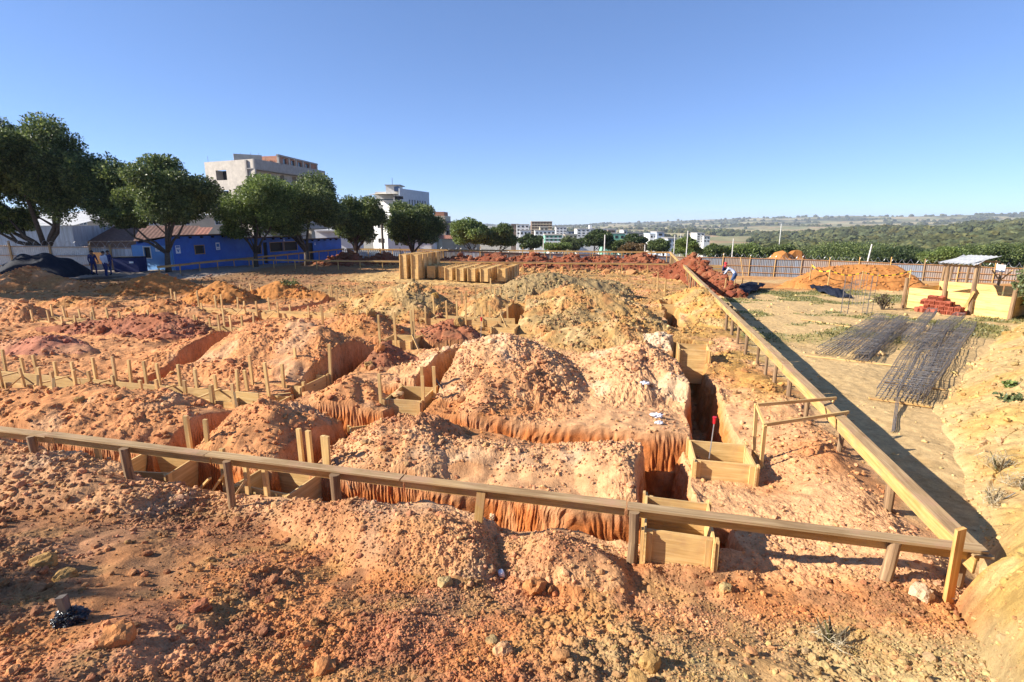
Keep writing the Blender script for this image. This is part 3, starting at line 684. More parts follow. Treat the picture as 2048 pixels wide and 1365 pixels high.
place_form("box form with a red capped rod, beside the batten frame", (3.18, 7.42), .30, .9, w=.80, d=.72, group=FG)
p3 = P(1386, 708, 14.1); place_form("tall box form standing in the long right trench behind the two peaked heap", p3.xy, .36, .95, w=.74, group=FG)
p4 = PZ(1338, 612, .05); place_form("farthest box form of the right trench, beside the yellow heap", p4.xy, .08, .95, group=FG)
t = place_form("braced box form with tall corner stakes between two earth blocks", PZ(822, 788, .1).xy, .12, 1.0, rz=GROT + .05, w=.74, d=.9, group=FG)
add_parts(t, 1.0, [(-1, -1, .55), (.2, 1, .45), (.9, -.7, .5), (1.1, .4, .55)], [((.45, .3, 1.25), (.9, .1, .85)), ((.42, -.4, .8), (.95, -.5, .3))], .74, .9)
place_form("box form half sunk behind the left peak of the largest heap", PZ(958, 693, .2).xy, .25, .95, w=.78, group=FG)
place_form("box form in the notch left of the high ochre heap", PZ(1082, 592, .25).xy, .3, .95, w=.8, group=FG)
place_form("low box form between the pointed heap and the largest heap", PZ(1012, 655, .1).xy, .16, .8, w=.8, group=FG)
t = place_form("shallow wide form with four tall stakes beside the broad pink heap", PZ(585, 762, .05).xy, .10, .6, w=1.15, d=.9, group=FG)
add_parts(t, .6, [(-1, -1, .65), (-.4, 1, .6), (.25, -1, .5), (1, 1, .75), (1, -.8, .1)], [((-.7, .1, .75), (-1.0, -.5, .3)), ((.1, -.55, .35), (.6, .0, .5))], 1.15, .9)
t = place_form("shallow form with one stake left of the squat fluted block", PZ(512, 806, .0).xy, .05, .5, w=1.0, d=.8, group=FG)
add_parts(t, .5, [(.2, .6, .75), (-1, 1, .5), (-1.0, -1, .45)], [((-.6, .1, .45), (.4, .6, .5))], 1.0, .8)
t = place_form("braced form with grey boards and four stakes in the middle left", PZ(805, 678, .1).xy, .14, .7, w=.9, d=.8, group=FG)
add_parts(t, .7, [(-1, -1, .8), (0, -1, .9), (.3, 1, .8), (1, -.6, 1.1)], [((.5, -.4, .9), (1.0, -.8, .2)), ((.5, .2, .9), (.9, .6, .2))], .9, .8)
t = place_form("form behind the front board with crossed braces and tall stakes, further left one", G(10.3, .8), .1, .75, w=.9, d=.7, rz=GROT + .12, group=FG)
add_parts(t, .75, [(-1, -1, .5), (-.3, -1, .42), (.4, 1, .6), (1, .9, .55)], [((-.9, -.6, .4), (-.45, -.5, 1.0)), ((-1.3, -.5, .35), (-.6, -.62, .95)), ((-.5, -.75, .3), (-.1, -.5, .95)), ((.6, .5, .9), (1.0, .3, .6)), ((.6, -.4, .2), (.95, -.6, -.1))], .9, .7)
t = place_form("form behind the front board with upright stakes, nearer the middle", G(8.15, .8), .08, .75, w=.9, d=.7, rz=GROT - .1, group=FG)
add_parts(t, .75, [(-1, -1, .55), (.1, 1, .6), (.35, -1, .5), (1, .9, .55)], [((-1.1, -.6, .3), (-.3, -.55, .6)), ((.5, .4, .4), (.9, .5, .3))], .9, .7)
place_form("small tilted form edge poking from the pit behind the pale heap", PZ(742, 870, -.3).xy, -.25, .5, w=.7, d=.8, rz=GROT + .6, group=FG)
# ---------------------------------------------------------------- footing forms: two planks with rows of stakes
def footing(label, p0, p1, q, z, step=.62, wd=.62, along_p=True, up=(.3, .55), hgt=.3, ties=True, back=True, st=.06):
    mid = G((p0 + p1) / 2, q) if along_p else G(q, (p0 + p1) / 2)
    rz = GROT if along_p else GROT + R(90)
    t = thing("footing_form", label, "footing form", (mid.x, mid.y, z), rz, "plank footing forms with rows of stakes")
    L = abs(p1 - p0)
    for sy in (-1, 1):
        a = -L / 2
        while a < L / 2 - .1:
            b = min(L / 2, a + random.uniform(2.4, 3.2)); m = MB(); m.bar((a + .01, sy * wd / 2, -hgt / 2 + random.uniform(-.015, .015)), (b - .01, sy * wd / 2, -hgt / 2 + random.uniform(-.015, .015)), .026, hgt, jit=.003); m.build("plank", 'wood', t); a = b
        if sy > 0 and not back: continue
        x = -L / 2 + .2 + random.uniform(0, .3)
        while x < L / 2:
            u = random.uniform(*up) * (1.15 if sy > 0 else 1)
            m = MB(); y = sy * (wd / 2 + .05); m.bar((x + random.uniform(-.04, .04), y, -hgt - .3), (x + random.uniform(-.05, .05), y + random.uniform(-.03, .03), u), st, st * .85, jit=.003); m.build("stake", 'wood', t)
            if random.random() < .25: m = MB(); m.bar((x + .05, y + sy * .02, u * .6), (x + random.choice((-.4, .4)), y + sy * .35, -.25), .045, .022); m.build("brace", 'wood', t)
            x += step * random.uniform(.7, 1.3)
    if ties:
        x = -L / 2 + .6
        while x < L / 2: m = MB(); m.bar((x, -wd / 2 - .05, .02), (x + random.uniform(-.05, .05), wd / 2 + .05, .02), .05, .025); m.build("tie", 'wood', t); x += random.uniform(1.2, 2)
    return t
footing("long footing form with many stakes, before the broad pink heap, reaching the left edge", 10.9, 21.5, 3.52, .17, step=.55, up=(.28, .5))
footing("footing form with stakes at the left edge behind the purple red heap", 20.2, 25.5, 9.7, .15, up=(.2, .45))
footing("footing form with stakes beside the orange low heap, left of centre", 15.6, 19.5, 9.75, .12, up=(.2, .6))
footing("footing form in the second row, left, with tall stakes", 18.8, 23.6, 13.35, .10, up=(.3, .8), step=1.15)
footing("footing form in the second row left of the stony orange heap", 15.2, 18.6, 13.35, .10, up=(.2, .5), step=1.2)
footing("footing form with V braces and tall stakes before the smooth ochre heap", 7.6, 11.2, 13.3, .20, up=(.35, .75), step=.75)
footing("footing form in the third row before the orange weed heap", 12.5, 20, 18.4, .05, up=(.2, .6), step=1.4)
footing("footing form in the third row at the far left", 21.5, 26, 18.4, .02, up=(.25, .7), step=1.4)
footing("short footing form in the cross trench left of the pointed heap", 8.0, 10.5, 18.4, .1, up=(.3, .9), step=.7)
# single stakes
stk = [(645, 612, 635, 18.7, "tall stake alone on the stony orange heap"), (675, 578, 598, 20.5, "stake at the foot of the smooth ochre heap"), (587, 555, 575, 27, "stake beside the green weed"), (925, 585, 608, 21.5, "left stake of the pair left of the pointed heap"), (932, 583, 606, 22, "right stake of the pair left of the pointed heap"), (951, 575, 600, 22.5, "thin tall stake standing left behind the pointed heap"),
       (1330, 560, 578, 27, "stake near the inner board"), (1316, 545, 560, 31, "small far stake right of the grey ridge")]
for u, v0, v1, Y, lb in stk:
    b = P(u, v1, Y); g = hz(b.x, b.y); top = P(u, v0, Y).z
    m = MB(); m.bar((0, 0, -.3), (random.uniform(-.03, .03), 0, max(.35, top - g)), .07, .06); o = m.build("stake", 'wood'); o.location = (b.x, b.y, g); tag(o, lb, "stake")
for (u, v0, v1, z, lb) in [(1425, 843, 912, -.35, "thin rod with red cap standing in the box beside the batten frame"), (957, 640, 682, -.3, "thin rod with red cap beside the half sunk box")]:
    b = (3.02, 7.5, -.5) if u > 1200 else tuple(PZ(960, 693, .2).xy) + (-.4,)
    Yb = b[1]; top = P(u + 4, v0, Yb).z - b[2]
    t = thing("marker_rod", lb, "rod", b); m = MB(); m.tube([(0, 0, -.1), (.02, 0, top * .5), (.05, 0, top)], .008, 6); m.build("rod", 'wire', t)
    m = MB(); m.tube([(.05, 0, top - .04), (.05, 0, top + .05), (.05, 0, top + .07)], [.022, .028, .034], 8); m.build("cap", 'red', t)
# ---------------------------------------------------------------- stack of column forms behind the heaps
o0 = PZ(812, 566, -.38); tq = hz(o0.x, o0.y)
SG = "wooden column forms stacked in a block"
k0 = column_form(.84, .46, .52, 'wood'); k1 = column_form(.84, .46, .52, 'wood2'); first = {0: k0, 1: k1}; usedk = set()
def stack_form(ix, iy, lvl, label, kind):
    t = first[kind] if kind not in usedk else dup(first[kind]); usedk.add(kind)
    w = o0 + (-GA3) * (ix * .84) + GB3 * (iy * .86) + Vector((random.uniform(-.03, .03), random.uniform(-.05, .05), 0))
    t.location = (w.x, w.y, tq + .84 * lvl + .02); t.rotation_euler = (0, 0, GROT + random.uniform(-.04, .04) + 0); t['label'] = label; t['group'] = SG
for ix in range(9):
    for iy in range(5):
        if (ix in (2, 3) and iy == 0) : continue
        dy = -.45 if ix in (5, 6, 7) else (-.25 if ix == 4 else 0)
        kd = 0 if random.random() < .8 else 1
        stack_form(ix if ix < 8 else 8.25, iy + dy, 0, "wooden box form in the lower layer of the stacked block", kd)
        if ix < 2: stack_form(ix, iy + dy, 1, "wooden box form in the raised upper layer at the left of the block", kd)
# ---------------------------------------------------------------- the lot on the right
random.seed(5)
def ground_pt(u, v, lo=0.0):
    """where the sight line first meets the ground"""
    Ys = np.concatenate([np.arange(2.5, 20, .05), np.arange(20, 90, .1)])
    w = [P(u, v, float(y)) for y in Ys]
    zt = terrain(np.array([a.x for a in w]), np.array([a.y for a in w]), False)[0]
    below = np.array([a.z for a in w]) < zt
    k = int(np.argmax(below)) if below.any() else len(Ys) - 1
    return Vector((w[k].x, w[k].y, float(zt[k])))
# rebar cages: long cages lying side by side in two staggered sets
def cage_proto(L, w=.34, h=.16, nb=5):
    t = thing("rebar_cage", "x", "rebar cage"); sag = lambda x: .02 * math.sin(x * 1.7) + .015 * math.sin(x * 4.1 + 1)
    for i in range(nb):
        for zz in (0, 1):
            if zz == 1 and i not in (0, nb // 2, nb - 1): continue
            y = -w / 2 + w * i / (nb - 1); x0 = random.uniform(-.25, .1); x1 = L + random.uniform(-.1, .3)
            m = MB(); m.tube([(x0 + (x1 - x0) * k / 10, y + .012 * math.sin(k * 1.3 + i), .02 + zz * h + sag(x0 + (x1 - x0) * k / 10)) for k in range(11)], .008, 4, False); m.build("bar", 'steel', t)
    m = MB(); n = int(L / .21)
    for k in range(n):
        x = .05 + k * L / n + random.uniform(-.02, .02); s = sag(x); tl = random.uniform(-.06, .06)
        m.tube([(x, -w / 2, .01 + s), (x, w / 2, .01 + s), (x + tl, w / 2, h + .03 + s), (x + tl, -w / 2, h + .03 + s), (x, -w / 2, .01 + s)], .0065, 4, False)
    o = m.build("stirrups", 'steel', t); o['kind'] = 'stuff'
    return t
protos = [cage_proto(9.4), cage_proto(8.6, .30), cage_proto(12.0, .36)]
a_n = [ground_pt(u, v) for u, v in ((1652, 716), (1752, 730), (1768, 806), (1850, 812))]
f_n = [ground_pt(u, v) for u, v in ((1752, 645), (1850, 628), (1872, 630), (1955, 640))]
CG = "rebar cages heaped on the bare lot"
first_used = set()
def place_cage(k, a, b, z, lab):
    t = protos[k] if k not in first_used else dup(protos[k]); first_used.add(k)
    dv = Vector((b.x - a.x, b.y - a.y, 0)); ang = math.atan2(dv.y, dv.x)
    dz = hz(b.x, b.y) - hz(a.x, a.y)
    t.location = (a.x, a.y, max(hz(a.x, a.y), -.2) + z + .05); t.rotation_euler = (random.uniform(-.06, .06), -math.atan2(dz, dv.length), ang); t['label'] = lab; t['group'] = CG
for i in range(5):
    f = i / 4; place_cage([0, 1, 0, 1, 1, 0, 1][i], a_n[0].lerp(a_n[1], f) + Vector((random.uniform(-.2, .2), random.uniform(-.3, .6), 0)), f_n[0].lerp(f_n[1], f), .10 * (i % 2), "grey rebar cage in the left, shorter set of the heap")
for i in range(4):
    f = i / 3; place_cage(2, a_n[2].lerp(a_n[3], f) + Vector((random.uniform(-.1, .1), random.uniform(-.25, .25), 0)), f_n[2].lerp(f_n[3], f), .12 * (i % 2) + .02, "dark rebar cage in the right set reaching nearest the camera")
for i in range(2):
    f = i / 1; place_cage(1, a_n[1].lerp(a_n[3], .25 + .3 * f) + Vector((2.4, 2.6, 0)), f_n[1].lerp(f_n[3], .2 + .6 * f), .26, "rebar cage lying on top of the others in the heap")
m = MB(); a = ground_pt(1783, 868); b = ground_pt(1812, 815)
for k in range(3): m.tube([Vector((k * .02, 0, .02 + .012 * k)), b - a + Vector((k * .03, .3, .12))], .008, 5)
o = m.build("loose_bars", 'steel'); o.location = a; tag(o, "few loose bars poking from the near end of the rebar heap", "rebar")
# planks
for (u0, v0, u1, v1, w, lb) in [(1604, 640, 1702, 656, .16, "pale plank lying on the lot left of the rebar cages"), (1612, 714, 1790, 734, .09, "bearer plank under the left rebar set"), (1765, 765, 1890, 782, .08, "bearer plank under the middle of the right rebar set"), (1737, 800, 1862, 818, .09, "bearer plank under the near end of the right rebar set")]:
    a = ground_pt(u0, v0); b = ground_pt(u1, v1); m = MB(); m.bar((0, 0, .02), b - a + Vector((0, 0, .02)), w, .03); o = m.build("plank", 'wood'); o.location = a + Vector((0, 0, .015)); tag(o, lb, "plank")
# shed with plywood bins
t = thing("storage_shed", "open timber shed with yellow plywood bins and a pale sheet roof", "shed", (0, 0, 0))
c0 = PZ(1805, 616, -.42); c1 = PZ(2018, 640, -.38); dX = (c1 - c0); dX.z = 0; Ls = dX.length; dX.normalize(); dY = Vector((-dX.y, dX.x, 0)); zg = min(c0.z, c1.z) - .02
if dY.y < 0: dY = -dY
t.location = (c0.x, c0.y, zg); t.rotation_euler = (0, 0, math.atan2(dX.y, dX.x)); sd = 3.4; ph = 1.0
zt0 = P(1840, 527, c0.y + 1.4).z - zg
def post(x, y, h, r=.075, lean=0.0):
    m = MB(); m.tube([(x, y, -.2), (x + lean * .5, y, h * .5), (x + lean, y, h)], [r * 1.05, r, r * .92], 9); m.build("post", 'post', t)
for x, y, h in ((0, 0, 1.5), (Ls * .40, 0, 2.3), (Ls * .66, 0, 2.35), (Ls, 0, 2.0), (Ls * .02, sd, 1.9), (Ls * .08, sd + .2, 2.3), (Ls * .40, sd, 2.3), (Ls * .8, sd, 2.3), (Ls, sd, 2.3), (Ls * .55, sd + .5, 2.2), (Ls * .28, sd, 2.0), (Ls * 1.06, 1.2, 2.6)): post(x, y, h, .085 if y == 0 else .06, random.uniform(-.08, .12))
for y0, zo in ((.09, 0), (sd - .09, .15)):
    for k, (xa, xb) in enumerate(((.08, Ls * .40 - .05), (Ls * .40 + .02, Ls * .66 - .04), (Ls * .66 + .02, Ls - .06))):
        for j in range(3):
            hh = ph / 3; m = MB(); m.box(((xa + xb) / 2, y0, .04 + zo + hh * (j + .5)), (xb - xa, .022, hh - .012), jit=.004); m.build("plywood_panel", 'ply', t)
for x in (.1, Ls * .4, Ls - .08):
    m = MB(); m.box((x, sd / 2, ph / 2), (.022, sd - .3, ph - .05)); m.build("plywood_panel", 'ply', t)
m = MB(); m.bar((Ls * .59, -.18, .0), (Ls * .67, -.10, 1.15), .09, .03, up=(0, -1, 0)); m.build("brace", 'wood2', t)
m = MB(); rw0, rw1 = Ls * .37, Ls * .66
m.grid(lambda a, b: Vector((rw0 + (rw1 - rw0) * a - .25 + .5 * b * .6, -.35 + 2.5 * b, 2.34 + .28 * b + .025 * math.sin(a * 40))), 124, 3)
m.grid(lambda a, b: Vector((rw0 + (rw1 - rw0) * a - .25 + .5 * b * .6, 2.15 - 2.5 * b, 2.335 + .28 * (1 - b) + .025 * math.sin(a * 40) - .012)), 124, 3); m.build("roof_sheet", 'roofsheet', t)
for y in (-.05, 1.9): m = MB(); m.bar((rw0 - .1, y, 2.24 + y * .07), (rw1 + .1, y, 2.24 + y * .07), .05, .09); m.build("rafter", 'rail', t)
for a, b in (((Ls * .5, sd, 1.95), (Ls * .6, sd, 1.4)), ((Ls * .7, sd, 1.95), (Ls * .6, sd, 1.4))): m = MB(); m.bar(a, b, .05, .05); m.build("brace", 'wood2', t)
m = MB(); m.box((Ls * .59, sd - .04, 2.0), (.34, .02, .34)); m.build("notice", 'paper', t)
# sand in the bin
sx = t.matrix_world if False else Matrix.Translation(t.location) @ Matrix.Rotation(t.rotation_euler.z, 4, 'Z')
m = MB(); m.grid(lambda a, b: Vector((Ls * .48 + a * Ls * .44, .25 + b * 2.6, .1 + .75 * math.sin(math.pi * a) ** .7 * math.sin(math.pi * b) ** .7 + .02 * math.sin(a * 40) * math.sin(b * 33))), 16, 16); o = m.build("sand_heap", plain_mat("pale_sand", (.40, .37, .33), .95, .12, 9), None, True); o.matrix_world = sx; tag(o, "pale grey sand heaped in the plywood bin", "sand")
# clay block pile
bm_ = MB()
for s in (-1, 1): bm_.box((0, s * .085, 0), (.28, .018, .18)); bm_.box((0, 0, s * .081), (.28, .152, .018))
bm_.box((0, 0, 0), (.28, .012, .144)); bm_.box((0, .04, 0), (.28, .010, .144)); bm_.box((0, -.04, 0), (.28, .010, .144))
bd = bm_.data("clay_block", 'brick'); b0 = PZ(1888, 626, -.40); bx = dX; nb = 0
for lay, cnt in enumerate((9, 7, 6, 3)):
    for k in range(cnt):
        for rw in range(2 if lay < 3 else 1):
            o = link("clay_block", bd); off = (k - cnt / 2 + .5) * .20 + random.uniform(-.03, .03) + (0, .12, -.2, -.35)[lay]
            ps = b0 + bx * off + dY * (-rw * .3 + .06 * lay + random.uniform(-.04, .04) - .32); o.location = (ps.x, ps.y, b0.z + .10 + lay * .19)
            o.rotation_euler = (random.uniform(-.12, .12) if k in (0, cnt - 1) else 0, random.uniform(-.3, .3) if k in (0, cnt - 1) else random.uniform(-.04, .04), math.atan2(dY.y, dY.x) + (random.uniform(-.12, .12) if random.random() < .75 else random.uniform(.5, 1.4)))
            tag(o, "red hollow clay block in the pile against the plywood bin", "clay block", "red clay blocks piled by the shed")
# tarpaulins, rebar starter cages, tape, burnt shrub
def sheet_thing(name, label, cat, c, L, Wd, rz, mt, hgt=.16):
    m = MB(); rs_ = random.Random(hash(label) & 255); ph_ = [rs_.uniform(0, 6) for _ in range(6)]
    m.grid(lambda a, b: Vector(((a - .5) * L + .12 * math.sin(b * 5 + ph_[0]), (b - .5) * Wd * (1 + .25 * math.sin(a * 4 + ph_[1])), .02 + hgt * (math.sin(math.pi * b) ** .6) * (.55 + .45 * math.sin(a * 6 + ph_[2])) * math.sin(math.pi * min(1, max(0, a))) ** .3 + .07 * abs(math.sin(b * 11 + a * 9 + ph_[3])) + .05 * math.sin(a * 23 + b * 7))), 26, 18)
    o = m.build(name, mt, None, True); o.location = c; o.rotation_euler = (0, 0, rz); tag(o, label, cat)
a = ground_pt(1636, 578); b = ground_pt(1690, 597); c = (a + b) / 2; sheet_thing("tarpaulin", "crumpled dark plastic sheet on the grass before the taped heap", "tarpaulin", c, (b - a).length + .3, 1.1, math.atan2(b.y - a.y, b.x - a.x), 'tarp', .3)
a = ground_pt(1468, 585); b = ground_pt(1514, 578); c = (a + b) / 2; sheet_thing("tarpaulin", "dark plastic sheet at the foot of the red brown clay heap", "tarpaulin", c, (b - a).length + .3, 1.0, math.atan2(b.y - a.y, b.x - a.x), 'tarp', .35)
for (u, v, hh, lb) in ((1688, 628, 1.6, "left, nearer upright rebar starter cage on the grass"), (1712, 612, 1.7, "upright rebar starter cage behind the crumpled plastic"), (1733, 630, 1.7, "right upright rebar starter cage on the grass")):
    c = ground_pt(u, v); t2 = thing("starter_cage", lb, "rebar cage", c, random.random())
    for sx_ in (-1, 1):
        for sy_ in (-1, 1): m = MB(); m.tube([(sx_ * .13, sy_ * .13, -.1), (sx_ * .13 + .03, sy_ * .13, hh + random.uniform(-.1, .2))], .010, 5); m.build("bar", 'steel', t2)
    for k in range(7): m = MB(); zz = .1 + k * .2; m.tube([(-.14, -.14, zz), (.14, -.14, zz), (.14, .14, zz), (-.14, .14, zz), (-.14, -.14, zz)], .006, 4, False); m.build("stirrup", 'steel', t2)
c = ground_pt(1715, 590); t2 = thing("rebar_cage", "sloping rebar cage half buried by the orange heap", "rebar cage", c, .25)
for i in range(6): m = MB(); m.tube([(-1.1, i * .12, .1), (.5, i * .12, .9)], .009, 4); m.build("bar", 'steel', t2)
for i in range(12): m = MB(); f = i / 11; m.tube([(-1.1 + 1.6 * f, -.03, .1 + .8 * f), (-1.1 + 1.6 * f, .65, .1 + .8 * f), (-1.0 + 1.6 * f, .65, -.1 + .6 * f)], .006, 4); m.build("stirrup", 'steel', t2)
tp_ = [ground_pt(1619, 561), ground_pt(1655, 574), ground_pt(1720, 578), ground_pt(1815, 577)]
tops = []
for i, c in enumerate(tp_):
    m = MB(); m.bar((0, 0, -.2), (.05, 0, 1.15), .06, .05); o = m.build("stake", 'wood'); o.location = c; tag(o, ["leftmost stake carrying the striped tape", "second stake carrying the striped tape", "third stake carrying the striped tape, before the orange heap", "stake carrying the striped tape beside the shed"][i], "stake"); tops.append(c + Vector((.05, 0, 1.05)))
m = MB(); k = 0
for a, b in zip(tops[:-1], tops[1:]):
    n = int((b - a).length / .22)
    for j in range(n):
        f0, f1 = j / n, (j + 1) / n; s0, s1 = -.25 * math.sin(math.pi * f0), -.25 * math.sin(math.pi * f1)
        q0, q1 = a.lerp(b, f0) + Vector((0, 0, s0)), a.lerp(b, f1) + Vector((0, 0, s1)); m.bar(q0, q1, .004, .07, mi=k % 2); k += 1
tag(m.build("barrier_tape", ['yellow', 'tape']), "yellow and black striped tape strung before the orange heap", "barrier tape")
def leaf_cloud(m, n, fn, size, rnd, asp=.45, up=.3):
    for _ in range(n):
        p_, o_ = fn(); d = (o_ + Vector((rnd.gauss(0, .7), rnd.gauss(0, .7), rnd.gauss(0, .7) + up))).normalized()
        s = size * rnd.uniform(.6, 1.35); sd_ = d.cross(Vector((rnd.gauss(0, 1), rnd.gauss(0, 1), rnd.gauss(0, 1)))).normalized() * s * asp; nn = d.cross(sd_).normalized() * s * .12
        m.quad([p_ - d * s * .5, p_ + sd_ + nn, p_ + d * s * .5, p_ - sd_ + nn])
def shrub(name, label, cat, c, w, h, n, size, mt, seed, stems=6, stemmat='bark', asp=.4):
    rnd = random.Random(seed); t2 = thing(name, label, cat, c)
    m = MB()
    for k in range(stems):
        a = rnd.uniform(0, 6.28); r = rnd.uniform(.2, .5) * w; m.tube([(0, 0, -.1), (r * .5 * math.cos(a), r * .5 * math.sin(a), h * .45), (r * math.cos(a), r * math.sin(a), h * rnd.uniform(.7, .95))], [.02 + .01 * h, .012 + .005 * h, .006], 5)
    m.build("stem", stemmat, t2); m = MB()
    lb = [(rnd.uniform(-.3, .3) * w, rnd.uniform(-.3, .3) * w, h * rnd.uniform(.3, .8), rnd.uniform(.22, .38) * w, rnd.uniform(.18, .3) * h) for _ in range(8)]
    def fn():
        x, y, z, r, rz_ = rnd.choice(lb); d = Vector((rnd.gauss(0, 1), rnd.gauss(0, 1), rnd.gauss(0, 1))).normalized(); f = rnd.random() ** .4
        return Vector((x + d.x * r * f, y + d.y * r * f, max(.02, z + d.z * rz_ * f))), d
    leaf_cloud(m, n, fn, size, rnd, asp); m.build("foliage", mt, t2); return t2
shrub("scorched_shrub", "small scorched dark shrub beside the upright cages", "shrub", ground_pt(1765, 620), .9, .75, 260, .10, 'twig', 3, 12)
g_ = P(2052, 640, 17.5); shrub("bush", "tall sage green bush at the right edge beside the shed", "bush", (21.6, 20.6, hz(21.6, 20.6) - .1), 2.6, 3.2, 5200, .13, 'leaf_sage', 8, 8)
shrub("bush", "dark green bush low behind the right end of the shed", "bush", (23.3, 22.6, hz(23.3, 22.6) - .1), 2.2, 1.7, 2600, .14, 'leaf', 9, 8)
for i, (u, v, w, h, n, mt, lb) in enumerate([(2022, 775, .3, .18, 90, 'leaf_light', "small green weed on the yellow bank, upper one"), (2025, 805, .4, .15, 110, 'leaf_sage', "dull green weed on the yellow bank below the small weed"), (1998, 945, .45, .3, 150, 'dry', "dry pale grass tuft high on the right bank"), (1985, 1010, .4, .25, 140, 'dry', "dry pale grass tuft near the end of the right board"), (2035, 985, .4, .28, 120, 'dry', "dry grass tuft at the right edge of the bank"), (1665, 1290, .3, .22, 60, 'dry', "dry straw sticking out of the near ochre spoil"), (580, 578, .9, .5, 260, 'leaf', "green weed on the orange heap in the middle left")]):
    shrub("weed" if mt != 'dry' else "grass_tuft", lb, "weed" if mt != 'dry' else "grass tuft", ground_pt(u, v) - Vector((0, 0, .03)), w, h, n, .09 if mt != 'dry' else .2, mt, 20 + i, 4, 'twig', .3 if mt != 'dry' else .018)
# grass on the lot: too many blades to count
rnd = np.random.RandomState(4); X = rnd.uniform(6, 26, 90000); Y = rnd.uniform(15, 37, 90000)
p = (X - CX) * GA[0] + (Y - CY) * GA[1]; q = (X - CX) * GB[0] + (Y - CY) * GB[1]; T = terrain(X, Y)
n1 = pn(X, Y, .25, 41); n2 = pn(X, Y, .8, 42); n3 = pn(X, Y, 2.4, 43)
k = (p < -.5) & (T[1] < 0) & (T[6] < 0) & (rnd.rand(len(X)) < sst(-.05, .4, n2 * .6 + n1 + .3 * n3) * sst(15, 21, Y) * .6); X, Y, Z = X[k], Y[k], T[0][k]; n = len(X)
a = rnd.uniform(0, 6.28, n); h_ = rnd.uniform(.03, .10, n); w_ = rnd.uniform(.02, .05, n)
v0 = np.stack([X - w_ * np.cos(a), Y - w_ * np.sin(a), Z - .01], 1); v1 = np.stack([X + w_ * np.cos(a), Y + w_ * np.sin(a), Z - .01], 1); v2 = np.stack([X + rnd.uniform(-.05, .05, n), Y + rnd.uniform(-.05, .05, n), Z + h_], 1)
me = mesh_np("grass", np.stack([v0, v1, v2], 1).reshape(-1, 3), np.arange(n * 3).reshape(-1, 3), [leaf_mat("lot_grass", (.10, .10, .03), (.20, .20, .07), (.34, .30, .13))]); tag(link("grass", me), "sparse short grass growing on the lot", kind='stuff')
# ---------------------------------------------------------------- single rocks and litter
def rock(u, v, s, col, label, fl=.7, name="rock", cat="rock", seed=1):
    c = ground_pt(u, v); bc, bf = ico(3, 0.0, seed); d = np.array([.0, 1.3, 2.1]) + seed
    f = 1 + .34 * pn(bc[:, 0] + d[0], bc[:, 1] + bc[:, 2] * .7, 1.3, seed) + .22 * pn(bc[:, 1] + d[1], bc[:, 2] + bc[:, 0], 2.7, seed + 1) + .10 * pn(bc[:, 1] - bc[:, 0], bc[:, 2] + d[2], 7.1, seed + 2)
    v_ = bc * f[:, None] * np.array([s, s * .75, s * fl]); v_ = np.where(np.abs(v_) > s * .62, np.sign(v_) * (s * .62 + (np.abs(v_) - s * .62) * .35), v_)
    cc = np.tile(SK[col], (len(v_), 1)) * (1 + .2 * pn(bc[:, 0] * 2, bc[:, 1] * 2 + bc[:, 2], 1.0, seed))[:, None]
    o = link(name, mesh_np(name, v_, bf, [M['soil']], np.clip(cc, .02, .8))); o.location = c + Vector((0, 0, s * fl * .18)); o.rotation_euler = (random.uniform(-.3, .3), random.uniform(-.3, .3), random.uniform(0, 6)); tag(o, label, cat)
for i, (u, v, s, col, lb) in enumerate([(88, 1130, .13, 'ochre', "yellow rock in the shaded lower left spoil"), (130, 1158, .11, 'ochre', "ochre rock just below the yellow rock, lower left"), (400, 1222, .10, 'redbrown', "reddish angular rock above centre of the lower left spoil"), (238, 1280, .14, 'orange', "largest orange rock near the lower left corner"),
    (365, 1262, .05, 'olive', "small olive rock below the reddish angular rock"), (350, 1045, .07, 'brown', "flat dark stone on the dusty foreground slope"), (1005, 1312, .09, 'salmon', "pink rounded rock near the bottom centre"), (985, 1290, .065, 'olive', "olive rock touching the pink rounded rock"), (1070, 1185, .13, 'orange', "orange rock with a dark hollow below the front board"), (890, 1172, .09, 'greyolive', "grey olive rock casting a shadow, centre foreground"),
    (1450, 1180, .07, 'greyolive', "greyish rock below the box under the front board"), (1300, 1335, .10, 'ochre', "yellow rock at the bottom edge right of centre"), (650, 1345, .10, 'orange', "rock at the bottom edge left of centre"), (1840, 1195, .13, 'cream', "cream rock at the foot of the leaning corner prop"), (1110, 1225, .05, 'orange', "small orange rock among ochre clods, centre"),
    (540, 1205, .05, 'redbrown', "small red rock in the middle of the left spoil"), (985, 1040, .06, 'cream', "pale stone under the front board near its prop"), (205, 662, .2, 'redbrown', "red boulder on the dark red heap"), (760, 700, .18, 'orange', "tall orange boulder on the island heap"), (738, 732, .14, 'ochre', "ochre boulder at the foot of the island heap"),
    (742, 630, .24, 'ochre', "ochre boulder on the stony orange heap"), (918, 648, .25, 'ochre', "ochre boulder on the red heap"), (880, 640, .2, 'redbrown', "red boulder on top of the red heap"), (870, 595, .18, 'yellow', "yellow boulder on the shaded flank of the smooth ochre heap"), (1275, 1370, .09, 'ochre', "ochre clod at the very bottom edge"), (160, 805, .1, 'ochre', "ochre boulder on the long low orange heap")]): rock(u, v, s, col, lb, random.uniform(.55, .85), seed=i + 3)
def litter(u, v, s, label, seed, mt='whiteplastic', name="plastic_scrap", cat="litter"):
    c = ground_pt(u, v); bc, bf = ico(3, 0, seed); f = 1 + .5 * pn(bc[:, 0], bc[:, 1] + bc[:, 2] * 1.7, 3.0, seed) + .3 * pn(bc[:, 1], bc[:, 2], 6, seed)
    o = link(name, mesh_np(name, bc * f[:, None] * np.array([s, s * .6, s * .4]), bf, [M[mt]])); o.location = c + Vector((0, 0, s * .2)); tag(o, label, cat)
